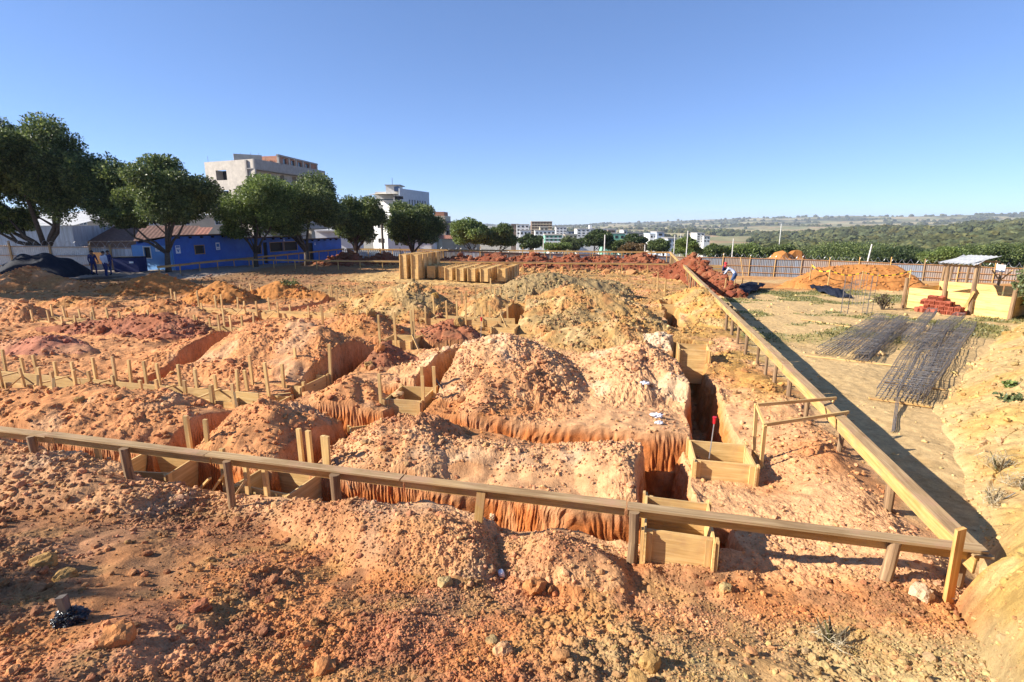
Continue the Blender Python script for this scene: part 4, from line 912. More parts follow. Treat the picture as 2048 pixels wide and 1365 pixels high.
litter(1312, 835, .12, "crumpled white plastic bag on the foot of the two peaked heap", 2); litter(1318, 850, .08, "small white plastic scrap below the crumpled bag", 4); litter(1652, 818, .14, "white scrap beside the batten frame's far end", 5); litter(1290, 770, .10, "whitish scrap on the right flank of the two peaked heap", 6)
c = ground_pt(1004, 1160); m = MB(); m.tube([(0, 0, 0), (.004, 0, .05), (.006, 0, .075)], [.038, .03, .028], 14); o = m.build("plastic_cup", 'whiteplastic', None, True); o.location = c + Vector((0, 0, .005)); o.rotation_euler = (.2, -.25, 0); tag(o, "white plastic cup upside down on the spoil", "cup")
c = ground_pt(142, 1245); t2 = thing("wrapped_stake", "short grey stake wrapped in black plastic at the lower left", "stake", c)
m = MB(); m.bar((0, 0, -.15), (-.03, 0, .22), .055, .05, jit=.004); m.build("stake", 'grey_wood', t2)
bc, bf = ico(5, 0, 3); f = 1 + .30 * pn(bc[:, 0], bc[:, 1] + bc[:, 2] * .4, 2.6, 5) + .22 * np.abs(pn(bc[:, 1] + bc[:, 0], bc[:, 2], 5.5, 6)) + .10 * pn(bc[:, 0] - bc[:, 2], bc[:, 1], 12, 7)
link('plastic_wrap', mesh_np('plastic_wrap', bc * f[:, None] * np.array([.10, .09, .065]) + np.array([0, 0, .035]), bf, [M['plastic']]), t2)
# ---------------------------------------------------------------- people
def person(label, loc, rz, J, mats, cap=None, hair='black', sc=1.0):
    """J: joints; one skinned body, then hair or cap as children"""
    t2 = thing("person", label, "person", loc, rz)
    V = [Vector(J[k]) for k in J]; ks = list(J); id_ = {k: i for i, k in enumerate(ks)}
    E = [("pelvis", "spine"), ("spine", "chest"), ("chest", "neck"), ("neck", "head"), ("head", "crown")]
    for s in "LR": E += [("chest", "sh" + s), ("sh" + s, "el" + s), ("el" + s, "wr" + s), ("wr" + s, "pa" + s), ("pelvis", "hip" + s), ("hip" + s, "kn" + s), ("kn" + s, "an" + s), ("an" + s, "toe" + s)]
    rad = dict(pelvis=.15, spine=.135, chest=.15, neck=.058, head=.098, crown=.07, sh=.075, el=.05, wr=.034, pa=.036, hip=.105, kn=.068, an=.045, toe=.04)
    rr_ = [rad.get(k, rad.get(k[:-1], .05)) for k in ks]; ed = [(id_[a], id_[b]) for a, b in E]
    for s in "LR":                                   # five fingers
        pa = V[id_["pa" + s]]; d = (pa - V[id_["wr" + s]]).normalized(); sd_ = d.cross(Vector((0, 1, .3))).normalized()
        for f in range(5):
            off = sd_ * (.034 * (f - 1.5) / 1.5 if f < 4 else -.05); ln = (.07, .082, .078, .06, .05)[f]
            i = len(V); V.append(pa + d * .03 + off); V.append(pa + d * (.03 + ln * .6) + off * 1.15); V.append(pa + d * (.03 + ln) + off * 1.1 + Vector((0, .02, -.01))); rr_ += [.010, .009, .008]; ed += [(id_["pa" + s], i), (i, i + 1), (i + 1, i + 2)]
    me = bpy.data.meshes.new("body_cage"); me.from_pydata([v * sc for v in V], ed, []); o = bpy.data.objects.new("body", me); COL.objects.link(o)
    sk = o.modifiers.new("skin", 'SKIN'); o.modifiers.new("sub", 'SUBSURF').levels = 1
    for i, d in enumerate(me.skin_vertices[0].data): d.radius = (rr_[i] * sc, rr_[i] * sc * (.8 if ks[i] in ("pelvis", "spine", "chest") else 1) if i < len(ks) else rr_[i] * sc); d.use_root = (i == 0)
    dg = bpy.context.evaluated_depsgraph_get(); ev = o.evaluated_get(dg); nm = bpy.data.meshes.new_from_object(ev); nm.name = "body"; bpy.data.objects.remove(o)
    for k in mats: nm.materials.append(M[k])
    def near(c):                                     # region by nearest bone
        best = (9, None)
        for a, b in E:
            A, B = V[id_[a]] * sc, V[id_[b]] * sc; L = (B - A).length_squared; tt = max(0, min(1, (c - A).dot(B - A) / L)); d = (A + (B - A) * tt - c).length
            if d < best[0]: best = (d, (a, b))
        return best[1]
    mi = []
    for pl in nm.polygons:
        a, b = near(pl.center); 
        mi.append(0 if b in ("neck", "head", "crown", "paL", "paR") else (3 if b[:3] in ("toe",) else (2 if b[:2] in ("hi", "kn", "an") or b == "spine" and False else 1)))
    nm.polygons.foreach_set("material_index", mi); nm.polygons.foreach_set("use_smooth", [True] * len(mi)); link("body", nm, t2)
    h = V[id_["head"]] * sc; up = (V[id_["crown"]] - V[id_["head"]]).normalized(); fwd = Vector(J.get("face", (0, -1, 0))) if "face" in J else Vector((0, -1, 0)); fwd = (fwd - up * fwd.dot(up)).normalized(); rt_ = fwd.cross(up)
    B_ = Matrix((rt_, fwd, up)).transposed()
    m = MB(); m.grid(lambda a, b: h + B_ @ (Vector((math.cos(a * 6.2832) * math.cos(b * 1.57), math.sin(a * 6.2832) * math.cos(b * 1.57) - .08, math.sin(b * 1.57) * 1.05 + .22)) * (.112 * sc)), 16, 6)
    if cap: m.grid(lambda a, b: h + B_ @ (Vector(((a - .5) * 1.5, .7 + b * .75 * math.sin(math.pi * (.15 + .7 * a)), .35 - .1 * b)) * (.112 * sc)), 6, 3)
    m.build("cap" if cap else "hair", cap or hair, t2, True)
    m = MB()
    for s in (-1, 1): m.box(h + B_ @ Vector((s * .032, .096, .02)) * sc, (.018 * sc, .01, .01), B_)
    m.build("eyes", 'black', t2)
    m = MB(); m.box(h + B_ @ Vector((0, .105, -.005)) * sc, (.022 * sc, .03 * sc, .04 * sc), B_); m.box(h + B_ @ Vector((0, .095, -.05)) * sc, (.045 * sc, .01, .012 * sc), B_)
    for s in (-1, 1): m.box(h + B_ @ Vector((s * .1, 0, .0)) * sc, (.015 * sc, .03 * sc, .055 * sc), B_)
    m.build("face_features", 'skin', t2); return t2
def standing(lean=0, arm=0.0, stride=.06):
    return dict(pelvis=(0, 0, .95), spine=(0, .01, 1.12), chest=(lean, 0, 1.36), neck=(lean * 1.2, -.01, 1.52), head=(lean * 1.3, -.03, 1.63), crown=(lean * 1.3, -.02, 1.73), shL=(lean + .19, 0, 1.42), elL=(lean + .25, .02 - arm * .3, 1.14), wrL=(lean + .22, -.1 - arm, .94 + arm * .5), paL=(lean + .21, -.13 - arm, .87 + arm * .5),
                shR=(lean - .19, 0, 1.42), elR=(lean - .25, .02, 1.14), wrR=(lean - .23, -.06, .90), paR=(lean - .23, -.08, .82), hipL=(.10, 0, .90), knL=(.11, -.02 - stride, .50), anL=(.11, .02 - stride, .08), toeL=(.12, -.13 - stride, .035), hipR=(-.10, 0, .90), knR=(-.11, -.02 + stride, .50), anR=(-.11, .04 + stride, .08), toeR=(-.12, -.11 + stride, .035))
gp = lambda u, v, Y: (lambda w: (w.x, w.y, hz(w.x, w.y)))(P(u, v, Y))
person("man in a pale blue shirt and navy trousers seen from behind near the fence", gp(213, 548, 36.5), R(170), standing(.03, .1), ['skin', 'shirt', 'navy', 'black'])
person("person in dark blue clothes facing the man in the pale shirt", gp(189, 545, 38), R(60), standing(0, .15), ['skin', 'navy', 'navy', 'black'])
person("person in navy clothes partly hidden behind the man in the pale shirt", gp(222, 545, 38), R(-20), standing(0, .05), ['skin', 'navy', 'navy', 'black'])
bend = dict(pelvis=(0, .18, .82), spine=(0, .05, .98), chest=(0, -.2, 1.14), neck=(0, -.36, 1.22), head=(0, -.45, 1.26), crown=(0, -.52, 1.33), shL=(.19, -.24, 1.14), elL=(.25, -.36, .90), wrL=(.2, -.52, .75), paL=(.19, -.57, .70), shR=(-.19, -.24, 1.14), elR=(-.30, -.42, .98), wrR=(-.34, -.62, .92), paR=(-.35, -.69, .9), hipL=(.1, .18, .79), knL=(.13, .0, .43), anL=(.13, .12, .08), toeL=(.14, -.03, .035), hipR=(-.1, .18, .79), knR=(-.13, .06, .43), anR=(-.13, .2, .08), toeR=(-.14, .05, .035))
bp = gp(1464, 562, 33.5); person("worker in a red cap, grey shirt and jeans bending by the clay heap", bp, R(-130), bend, ['skin', 'shirt', 'jeans', 'black'], cap='red')
person("worker in a red cap and navy shirt standing beyond the bending worker", gp(1449, 550, 41), R(30), standing(0, .3), ['skin', 'navy', 'navy', 'black'], cap='red')
# ---------------------------------------------------------------- hills and far country
random.seed(21)
RK = np.array([72, 130, 250, 500, 900, 1500, 2500, 4000, 6500, 9000], np.float32)
HU = np.array([-1100, 300, 900, 1100, 1250, 1500, 1750, 2048, 2600, 3600], np.float32)
HZ = np.array([[-1.2, -1, -6, -14, -18, -22, -28, -30, -20, -20], [-1.2, -1, -6, -14, -18, -22, -28, -30, -22, -22], [-1.6, -2, -8, -17, -23, -26, -31, -36, -40, -50], [-2, -6, -12, -19, -25, -28, -32, -37, -36, -45], [-2.4, -7, -13, -20, -27, -29, -31, -24, -4, -10],
               [-3, -8, -14, -22, -31, -29, -30, -10, 45, 40], [-3.5, -9, -16, -21, -22, -13, -20, -4, 66, 60], [-3.5, -8, -14, -16, -10, 0, 0, 10, 70, 70], [-3, -6, -10, -10, -2, 8, 10, 20, 70, 80], [-3, -6, -10, -10, -2, 8, 10, 20, 70, 80]], np.float32)
def far_z(X, Y):
    X = np.asarray(X, np.float32); Y = np.asarray(Y, np.float32)
    r = np.hypot(X, Y); u = 1024 + 1030 * X / np.maximum(Y, 1)
    lr = np.log(np.clip(r, 72, 9000)); lk = np.log(RK); uf = np.interp(u, HU, np.arange(len(HU))); i0 = np.clip(np.floor(uf).astype(int), 0, len(HU) - 2); w = uf - i0; w = w * w * (3 - 2 * w)
    jf = np.interp(lr, lk, np.arange(len(RK))); j0 = np.clip(np.floor(jf).astype(int), 0, len(RK) - 2); v = jf - j0; v = v * v * (3 - 2 * v)
    A = HZ[i0, j0] * (1 - v) + HZ[i0, j0 + 1] * v; B = HZ[i0 + 1, j0] * (1 - v) + HZ[i0 + 1, j0 + 1] * v
    z = A * (1 - w) + B * w
    return z + pn(X, Y, 1 / 260, 71) * np.clip((r - 200) / 1000, 0, 1) * 9 + pn(X, Y, 1 / 900, 72) * np.clip((r - 2500) / 3000, 0, 1) * 22
def far_forest(X, Y, r, u):
    f = sst(1420, 1600, u + 60 * pn(X, Y, 1 / 180, 73)) * sst(1700, 1300, r - 500 * sst(1700, 2048, u))
    f = np.maximum(f, sst(-.05, .1, pn(X, Y, 1 / 420, 74) + .5 * pn(X, Y, 1 / 150, 75) - .30 + .40 * sst(4200, 5200, r) + .2 * sst(1900, 1300, r)) * sst(900, 1300, r))
    return f
hr = 66 * (9000 / 66) ** (np.arange(260) / 259); ha = np.radians(np.linspace(-66, 66, 420))
gx = (hr[:, None] * np.sin(ha)).ravel(); gy = (hr[:, None] * np.cos(ha)).ravel(); gz = far_z(gx, gy); r = np.hypot(gx, gy); u = 1024 + 1030 * gx / np.maximum(gy, 1)
near0 = terrain(gx[r < 90], gy[r < 90], False)[0]; gz[r < 90] = np.minimum(gz[r < 90], near0 - .25)
ff = far_forest(gx, gy, r, u)
field = np.empty((len(gx), 3), np.float32); field[:] = (.36, .31, .17)
field = field + (np.array((.22, .22, .11), np.float32) - field) * sst(-.1, .3, pn(gx, gy, 1 / 300, 76))[:, None]; field = field + (np.array((.42, .27, .16), np.float32) - field) * (sst(.2, .4, pn(gx, gy, 1 / 120, 77)) * .7)[:, None]
town = sst(1400, 1200, u) * sst(1400, 900, r); field = field + (np.array((.30, .27, .22), np.float32) - field) * town[:, None]
fc = field + (np.array((.075, .085, .045), np.float32) - field) * ff[:, None]
ii = (np.arange(259)[:, None] * 420 + np.arange(419)[None, :]).ravel(); qd = np.stack([ii, ii + 420, ii + 421, ii + 1], 1)[:, ::-1]
m_, n_, b_ = mat("far_country", .95, .05); at_ = N(n_, "ShaderNodeAttribute", attribute_name="soil"); tc_ = N(n_, "ShaderNodeTexCoord")
n_.links.new(mix(n_, at_.outputs["Color"], ramp(n_, noise(n_, tc_.outputs["Object"], .03, 6, .7), [(.3, (.6, .6, .6)), (.7, (1.3, 1.3, 1.25))]), .8, 'MULTIPLY'), b_.inputs["Base Color"])
tag(link("hills", mesh_np("hills", np.stack([gx, gy, gz], 1), qd, [m_], fc)), kind='structure')
# woodland that reads as one mass
rs = np.random.RandomState(8)
def wood_mass(name, label, n, r0, r1, a0, a1, seed, smin, smax, thr=.5):
    rr_ = r0 * (r1 / r0) ** rs.rand(n); a = np.radians(rs.uniform(a0, a1, n)); X = rr_ * np.sin(a); Y = rr_ * np.cos(a); u = 1024 + 1030 * X / Y
    k = far_forest(X, Y, rr_, u) > thr; X, Y, rr_ = X[k], Y[k], rr_[k]; Z = far_z(X, Y); n = len(X); S = rs.uniform(smin, smax, n) * (1 + rr_ / 3500)
    vs, fs, cs, b0 = [], [], [], 0; var = rs.randint(0, 8, n)
    for q in range(8):
        bc, bf = ico(3, .16, seed * 20 + q); bc = bc * (1 + .22 * pn(bc[:, 0] + q, bc[:, 1] + bc[:, 2], 1.6, q))[:, None]; m = np.nonzero(var == q)[0]
        if not len(m): continue
        sc = S[m][:, None] * rs.uniform(.8, 1.2, (len(m), 3)); sc[:, 2] *= .8
        w = bc[None] * sc[:, None, :] + np.stack([X[m], Y[m], Z[m] + S[m] * .45], 1)[:, None, :]
        c = np.array([.058, .068, .034]) * rs.uniform(.55, 1.35, (len(m), 1)) + rs.rand(len(m), 1) ** 3 * np.array([.05, .035, .006])
        vs.append(w.reshape(-1, 3)); fs.append((bf[None] + (np.arange(len(m)) * len(bc))[:, None, None]).reshape(-1, 3) + b0); cs.append(np.repeat(c, len(bc), 0) * rs.uniform(.6, 1.35, (len(m) * len(bc), 1))); b0 += len(m) * len(bc)
    me = mesh_np(name, np.concatenate(vs), np.concatenate(fs), [m_], np.concatenate(cs)); tag(link(name, me), label, kind='stuff')
wood_mass("woodland", "dense green woodland covering the far hillside", 5200, 190, 1800, 18, 47, 2, 3.5, 6.5)
wood_mass("far_woodland", "distant woods on the plateau beyond the town", 5000, 1300, 6200, -4, 47, 3, 3.5, 6)
# ---------------------------------------------------------------- trees
def tree(label, u, Y, boxes, vbase, leaf='leaf', n=7000, size=.34, seed=1, name="tree", group=None, limbs=5, trunk_r=.2, branch=.35, zb=None):
    """boxes: sighted crown extents (u0, u1, v_top, v_bottom); trunk foot at u"""
    rnd = random.Random(seed); w = P(u, vbase, Y); zg = (min(hz(w.x, w.y), 0) if Y < 66 else float(far_z(np.array([w.x]), np.array([w.y]))[0])) if zb is None else zb
    t2 = thing(name, label, "tree", (w.x, w.y, zg - .1), 0, group); O = Vector((w.x, w.y, zg - .1)); lobes = []; tot = 0
    for (u0, u1, vt, vb) in boxes:
        a = P(u0, (vt + vb) / 2, Y); b = P(u1, (vt + vb) / 2, Y); top = P((u0 + u1) / 2, vt, Y); bot = P((u0 + u1) / 2, vb, Y)
        c = Vector(((a.x + b.x) / 2, Y, (top.z + bot.z) / 2)) - O; rx = (b.x - a.x) / 2 * (1.07 if Y < 62 else 1.2); rz_ = max(.5, (top.z - bot.z) / 2); ry = rx * .9
        for k in range(int(14 + rx * 3.2)):
            while True:
                d = Vector((rnd.uniform(-1, 1), rnd.uniform(-1, 1), rnd.uniform(-.85, 1)))
                if .35 < d.length < 1: break
            lr = rnd.uniform(.26, .40); f = 1 - lr * .75
            lobes.append((c + Vector((d.x * rx * f, d.y * ry * f, d.z * rz_ * f)), lr * rx, lr * max(rz_, rx * .5), (rx * rx * rz_) ** .6))
        lobes.append((c, rx * .6, rz_ * .6, 1))
    m = MB(); fk = Vector((rnd.uniform(-.1, .1), 0, max(.6, (min(l[0].z - l[2] for l in lobes)) * branch + .5)))
    m.tube([(0, 0, -.2), (fk.x * .3, 0, fk.z * .5), fk], [trunk_r * 1.25, trunk_r, trunk_r * .85], 9)
    tg = sorted(lobes, key=lambda l: rnd.random())[:limbs]
    for l in tg:
        e = l[0]; mid = fk.lerp(e, .45) + Vector((rnd.uniform(-.3, .3), rnd.uniform(-.3, .3), -.1)) + Vector(((e.x - fk.x) * .12, 0, 0)); m.tube([fk - Vector((0, 0, .15)), fk.lerp(mid, .55) + Vector((0, 0, .12)), mid, e], [trunk_r * .62, trunk_r * .48, trunk_r * .38, trunk_r * .12], 7)
        for q in range(3):
            e2 = rnd.choice(lobes)[0]
            if (e2 - mid).length < 3.2: m.tube([mid, mid.lerp(e2, .5) + Vector((0, 0, .15)), e2], [trunk_r * .3, trunk_r * .2, trunk_r * .07], 5)
    m.build("trunk", 'bark', t2, True)
    # leaves, all at once in numpy
    n = int(n * 4.4); R_ = np.random.RandomState(seed); wts = np.array([l[1] ** 2 for l in lobes]); idx = R_.choice(len(lobes), n, p=wts / wts.sum())
    LC = np.array([l[0][:] for l in lobes])[idx]; LR = np.array([[l[1], l[1] * .95, l[2]] for l in lobes])[idx]
    d = R_.randn(n, 3); d /= np.linalg.norm(d, axis=1)[:, None]; rad = R_.rand(n) ** .4
    clump = 1 + .22 * pn(d[:, 0] * 2 + idx, d[:, 1] * 2 + d[:, 2], 1.9, seed)
    pos = LC + d * LR * (rad * clump)[:, None]; o_ = d + R_.randn(n, 3) * .75; o_[:, 2] -= .15; o_ /= np.linalg.norm(o_, axis=1)[:, None]
    s_ = size * .56 * R_.uniform(.55, 1.35, n); sd_ = np.cross(o_, R_.randn(n, 3)); sd_ /= np.linalg.norm(sd_, axis=1)[:, None]; nn = np.cross(o_, sd_) * (s_ * .10)[:, None]; sd_ = sd_ * (s_ * .3)[:, None]
    v_ = np.stack([pos - o_ * (s_ * .5)[:, None], pos + sd_ + nn, pos + o_ * (s_ * .5)[:, None], pos - sd_ + nn], 1).reshape(-1, 3)
    link("crown", mesh_np("crown", v_, np.arange(4 * n).reshape(-1, 4), [M[leaf]]), t2); return t2
TG = "spreading trees along the street side of the site"
tree("huge dark spreading tree at the left edge above the tarpaulin mound", 92, 43, [(-95, 165, 208, 440), (60, 200, 262, 460), (130, 272, 290, 468), (-60, 60, 400, 475)], 505, n=36000, size=.36, seed=1, trunk_r=.36, group=TG, limbs=7)
tree("round dark tree between the huge tree and the concrete building", 338, 40.3, [(236, 436, 306, 458), (200, 300, 410, 462)], 548, n=15000, size=.33, seed=2, trunk_r=.2, group=TG, limbs=7)
tree("lighter green tree with a low forked trunk in front of the concrete building", 512, 46.5, [(424, 600, 342, 474), (440, 500, 430, 492)], 528, 'leaf_light', n=10000, size=.32, seed=3, trunk_r=.18, group=TG, limbs=6)
tree("big round dark tree right of the lighter tree, its top against the grey parapet", 614, 49, [(512, 698, 332, 482)], 522, n=14500, size=.34, seed=4, trunk_r=.24, group=TG, limbs=7)
tree("tree between the big round tree and the utility pole", 712, 55, [(668, 770, 382, 490)], 505, n=8500, size=.36, seed=5, trunk_r=.2, group=TG, limbs=6)
tree("dome shaped tree standing before the white building", 827, 58, [(764, 890, 397, 498)], 503, n=10000, size=.36, seed=6, trunk_r=.2, group=TG, limbs=6)
FGp = "trees beyond the back fence"
for k, (lb, u, Y, bx, vb, lf, n, s) in enumerate([
  ("light olive tree beyond the fence, left of a darker one", 945, 82, [(903, 985, 434, 494)], 503, 'leaf_light', 6000, .45), ("dark dense tree touching the light olive tree", 1000, 84, [(955, 1034, 444, 499)], 505, 'leaf', 6500, .45),
  ("low dark tree before the terraced town block", 1062, 95, [(1036, 1086, 468, 500)], 508, 'leaf_dark', 3500, .5), ("tall round dark tree rising before the white flats", 1190, 100, [(1160, 1222, 458, 500)], 510, 'leaf_dark', 5500, .5),
  ("dark round tree behind the rust coloured one", 1273, 112, [(1250, 1298, 466, 500)], 512, 'leaf_dark', 3600, .55), ("rust coloured flowering tree beyond the fence", 1266, 92, [(1240, 1294, 483, 512)], 515, 'leaf_rust', 3200, .45),
  ("grey green tree left of the tall round dark tree", 1148, 105, [(1122, 1166, 472, 503)], 510, 'leaf_sage', 2500, .5), ("mid green tree between the dark round tree and the pale house", 1322, 105, [(1294, 1342, 478, 508)], 512, 'leaf', 3000, .5),
  ("bright green tree behind the peak of the clay heap", 1378, 84, [(1348, 1406, 474, 516)], 522, 'leaf_light', 5000, .42), ("green tree right of the bright green one beyond the wire", 1425, 90, [(1398, 1452, 486, 518)], 522, 'leaf', 4000, .45),
  ("yellow green tree left of the small dark round tree", 1490, 92, [(1448, 1535, 490, 520)], 524, 'leaf_light', 4000, .48), ("small dark round tree above the fence left of the orange heap", 1557, 86, [(1528, 1586, 487, 518)], 524, 'leaf', 4500, .42),
  ("broad green tree above the taped orange heap", 1700, 98, [(1640, 1790, 488, 528)], 532, 'leaf', 6500, .5), ("pale green tree above the fence by the leaning pole", 1620, 110, [(1585, 1660, 492, 520)], 526, 'leaf_sage', 3500, .5),
  ("bright green tree left of the shed roof", 1893, 66.5, [(1852, 1938, 496, 530)], 540, 'leaf_light', 5000, .36), ("dark tree behind the shed roof", 1800, 88, [(1752, 1850, 490, 530)], 536, 'leaf_dark', 5000, .45), ("olive tree far right behind the shed", 1990, 75, [(1930, 2060, 480, 535)], 545, 'leaf', 6000, .42),
  ("low green shrubbery tree left of the tall round tree", 1110, 88, [(1085, 1140, 484, 505)], 510, 'leaf_light', 2500, .42), ("low green tree right of the tall round dark tree", 1230, 98, [(1212, 1250, 476, 504)], 510, 'leaf', 2400, .48)]):
    tree(lb, u, Y, bx, vb, lf, n, s, 40 + k, group=FGp, limbs=4, trunk_r=.16)
# trees just outside the frame on the left; their shade falls across the near spoil and the left heaps
def offtree(label, x, y, zc, rx, rz_, n, seed, holes=.3):
    Yk = y; t2 = thing("tree", label, "tree", (x, y, hz(max(x, -1e3), y) if y > 2 else 1.0), 0, TG); rnd = random.Random(seed); z0 = t2.location.z
    m = MB(); m.tube([(0, 0, -.3), (.1, 0, (zc - z0) * .5), (0, .1, zc - z0)], [.25, .2, .1], 8); m.build("trunk", 'bark', t2, True); m = MB()
    lb = [(rnd.uniform(-1, 1) * rx * .7, rnd.uniform(-1, 1) * rx * .7, zc - z0 + rnd.uniform(-.7, .7) * rz_, rnd.uniform(.25, .42) * rx) for _ in range(14)]
    def fn():
        a, b, c, r = rnd.choice(lb); d = Vector((rnd.gauss(0, 1), rnd.gauss(0, 1), rnd.gauss(0, 1))).normalized(); return Vector((a, b, c)) + d * r * rnd.random() ** .4, d
    leaf_cloud(m, n, fn, .32, rnd, .35, 0); m.build("crown", 'leaf', t2)
offtree("street tree just left of the view whose shade falls on the near spoil", -16.2, .9, 6.2, 1.9, 1.5, 1000, 71)
offtree("street tree left of the view shading the dark brown heap", -38, 27.5, 8.5, 5, 3, 9000, 72)
offtree("second street tree left of the view shading the left heaps", -42, 35, 9, 6, 3, 11000, 73)
# ---------------------------------------------------------------- fences
def fence(label, pts, ztops, zbots, sheet, bay=2.6, rails=(.18, .55, .95), wire=True, side=1, posts='rail2', corr=.15, pw=.09, over=.25, cat="fence", name="metal_sheet_fence", alt=None, slats=False):
    t2 = thing(name, label, cat, (pts[0][0], pts[0][1], 0)); O = Vector((pts[0][0], pts[0][1], 0)); coil = []
    for (a, b, ta, tb, ga, gb) in zip(pts[:-1], pts[1:], ztops[:-1], ztops[1:], zbots[:-1], zbots[1:]):
        a = Vector((a[0], a[1], 0)) - O; b = Vector((b[0], b[1], 0)) - O; L = (b - a).length; d = (b - a) / L; nr = Vector((-d.y, d.x, 0)) * side; n = max(1, round(L / bay))
        for i in range(n):
            f0, f1 = i / n, (i + 1) / n; p0, p1 = a.lerp(b, f0), a.lerp(b, f1); T0, T1 = ta + (tb - ta) * f0 + random.uniform(-.05, .05), ta + (tb - ta) * f1; B0 = ga + (gb - ga) * f0 - .3
            m = MB()
            if slats:
                k = int((p1 - p0).length / .22)
                for j in range(k): c = p0.lerp(p1, (j + .5) / k); m.box(c + Vector((0, 0, (T0 + B0) / 2)), (.11, .02, T0 - B0), Matrix.Rotation(math.atan2(d.y, d.x), 3, 'Z'))
            else:
                k = max(2, int((p1 - p0).length / corr) * 2)
                m.grid(lambda x, y: p0.lerp(p1, x) - nr * .03 * (round(x * k) % 2) + Vector((0, 0, B0 + (T0 + (T1 - T0) * x - B0) * y)), k, 1)
            sh = sheet if not alt or random.random() > .25 else alt
            m.build("sheet", sh, t2)
            m = MB(); ln = random.uniform(-.06, .06); m.bar(p0 + nr * .07 + Vector((0, 0, B0)), p0 + nr * .07 + d * ln + Vector((0, 0, T0 + random.uniform(.1, .1 + over * 2))), pw, pw * .8, up=nr); m.build("post", posts if random.random() < .7 else 'rail', t2)
            for fr in rails: m = MB(); zz = lambda T: B0 + .3 + (T - B0 - .3) * fr; m.bar(p0 + nr * .035 + Vector((0, 0, zz(T0))), p1 + nr * .035 + Vector((0, 0, zz(T1))), .035, .09, up=nr); m.build("rail", 'rust', t2)
            if wire:
                m = MB(); q = int((p1 - p0).length / .06); rc = .2; cc = []
                for j in range(q + 1): th = j * .62; c = p0.lerp(p1, j / q); cc.append(c + d * (rc * .3 * math.cos(th)) + Vector((0, 0, T0 + .20 + rc * math.sin(th))) + nr * (rc * math.cos(th)))
                m.tube(cc, .012, 3, False); m.build("razor_wire", 'wire', t2)
    return t2
def top(u, v, Y): w = P(u, v, Y); return (w.x, w.y), w.z
q_ = [top(1345, 513, 60), top(1395, 514, 58), top(1500, 516, 55), top(1660, 521, 51), top(1850, 529, 46), top(1990, 535, 43), top(2160, 541, 40)]
fence("brown corrugated metal sheet fence with coiled wire along the right side of the lot", [a for a, b in q_], [b for a, b in q_], [hz(*a) for a, b in q_], 'fence', side=-1, alt='fenceblue', rails=(.22, .58, .98), pw=.07)
q_ = [top(668, 499, 65), top(760, 498, 64.5), top(880, 500, 63.5)]
fence("pale vertical slat fence behind the far board on the left", [a for a, b in q_], [b for a, b in q_], [hz(*a) for a, b in q_], 'slat', rails=(.3, .9), wire=False, slats=True, side=-1, name="slat_fence", posts='grey_wood')
q_ = [top(882, 500, 63.5), top(1000, 505, 62.5), top(1180, 509, 61.5), top(1343, 513, 60)]
fence("grey blue metal sheet fence across the back of the site", [a for a, b in q_], [b for a, b in q_], [hz(*a) for a, b in q_], 'fence', side=-1, alt='fenceblue', rails=(.98,), wire=True)
q_ = [top(-120, 487, 41.5), top(20, 491, 42), top(178, 493, 42.5)]
fence("weathered fence of pale sheets and wooden rails behind the tarpaulin mound", [a for a, b in q_], [b for a, b in q_], [hz(*a) for a, b in q_], 'roofsheet', side=-1, rails=(.2, .6, .97), pw=.12)
q_ = [top(180, 495, 42.5), top(262, 496, 43)]
fence("pale sheet gate bay with coiled wire beside the blue building", [a for a, b in q_], [b for a, b in q_], [hz(*a) for a, b in q_], 'zinc', side=-1, rails=(.97,), pw=.12, name="metal_gate", cat="gate", bay=1.9)
m = MB(); w = P(195, 517, 42.0); m.box((0, 0, 0), (.75, .04, .9)); o = m.build("board_sign", 'rust'); o.location = w; tag(o, "blank brown board hung on the gate above the people", "board")
# ---------------------------------------------------------------- tarpaulin mound and yard things
c = P(88, 548, 37.5); gz_ = hz(c.x, c.y)
m = MB()
def tarpf(a, b):
    x = (a - .5) * 2; y = (b - .5) * 2; e = max(abs(x) ** 2.2, 0); pr = max(0, 1 - abs(x) ** 2.6) ** .7 * max(0, 1 - abs(y) ** 2.6) ** .7
    return Vector((x * 2.75, y * 1.5, pr * (1.55 - .12 * x) + .10 * math.sin(x * 9 + 2 * math.sin(y * 3)) * pr + .05 * math.sin(y * 13 + x * 5) * pr))
m.grid(tarpf, 40, 30); o = m.build("tarpaulin_mound", 'tarp', None, True); o.location = (c.x, c.y, gz_ - .02); tag(o, "dark blue black tarpaulin draped over a stack under the huge tree", "tarpaulin")
m = MB(); w = P(262, 535, 41); m.grid(lambda a, b: Vector(((a - .5) * 1.7, -.0, 0)), 1, 1); t = thing("crate_stack", "dark navy bin with a small white mark beside the blue building", "bin", (w.x, w.y, hz(w.x, w.y)))
m = MB(); m.box((0, 0, .55), (1.9, 1.0, 1.1), jit=.02); m.build("body", 'navy', t); m = MB(); m.box((0, 0, 1.12), (1.98, 1.08, .06)); m.build("lid", 'black', t); m = MB(); m.box((.45, -.515, .75), (.32, .012, .14)); m.build("mark", 'paper', t)
# planks heap near the people
for i in range(5):
    a = P(150 + i * 9, 549 + i, 34.5); m = MB(); m.bar((0, 0, .06 + .04 * i), (2.2, .3 - .1 * i, .08 + .05 * i), .2, .035); o = m.build("plank", 'grey_wood'); o.location = (a.x, a.y, hz(a.x, a.y)); tag(o, "grey plank in a low pile in front of the people", "plank", "grey planks piled before the people")
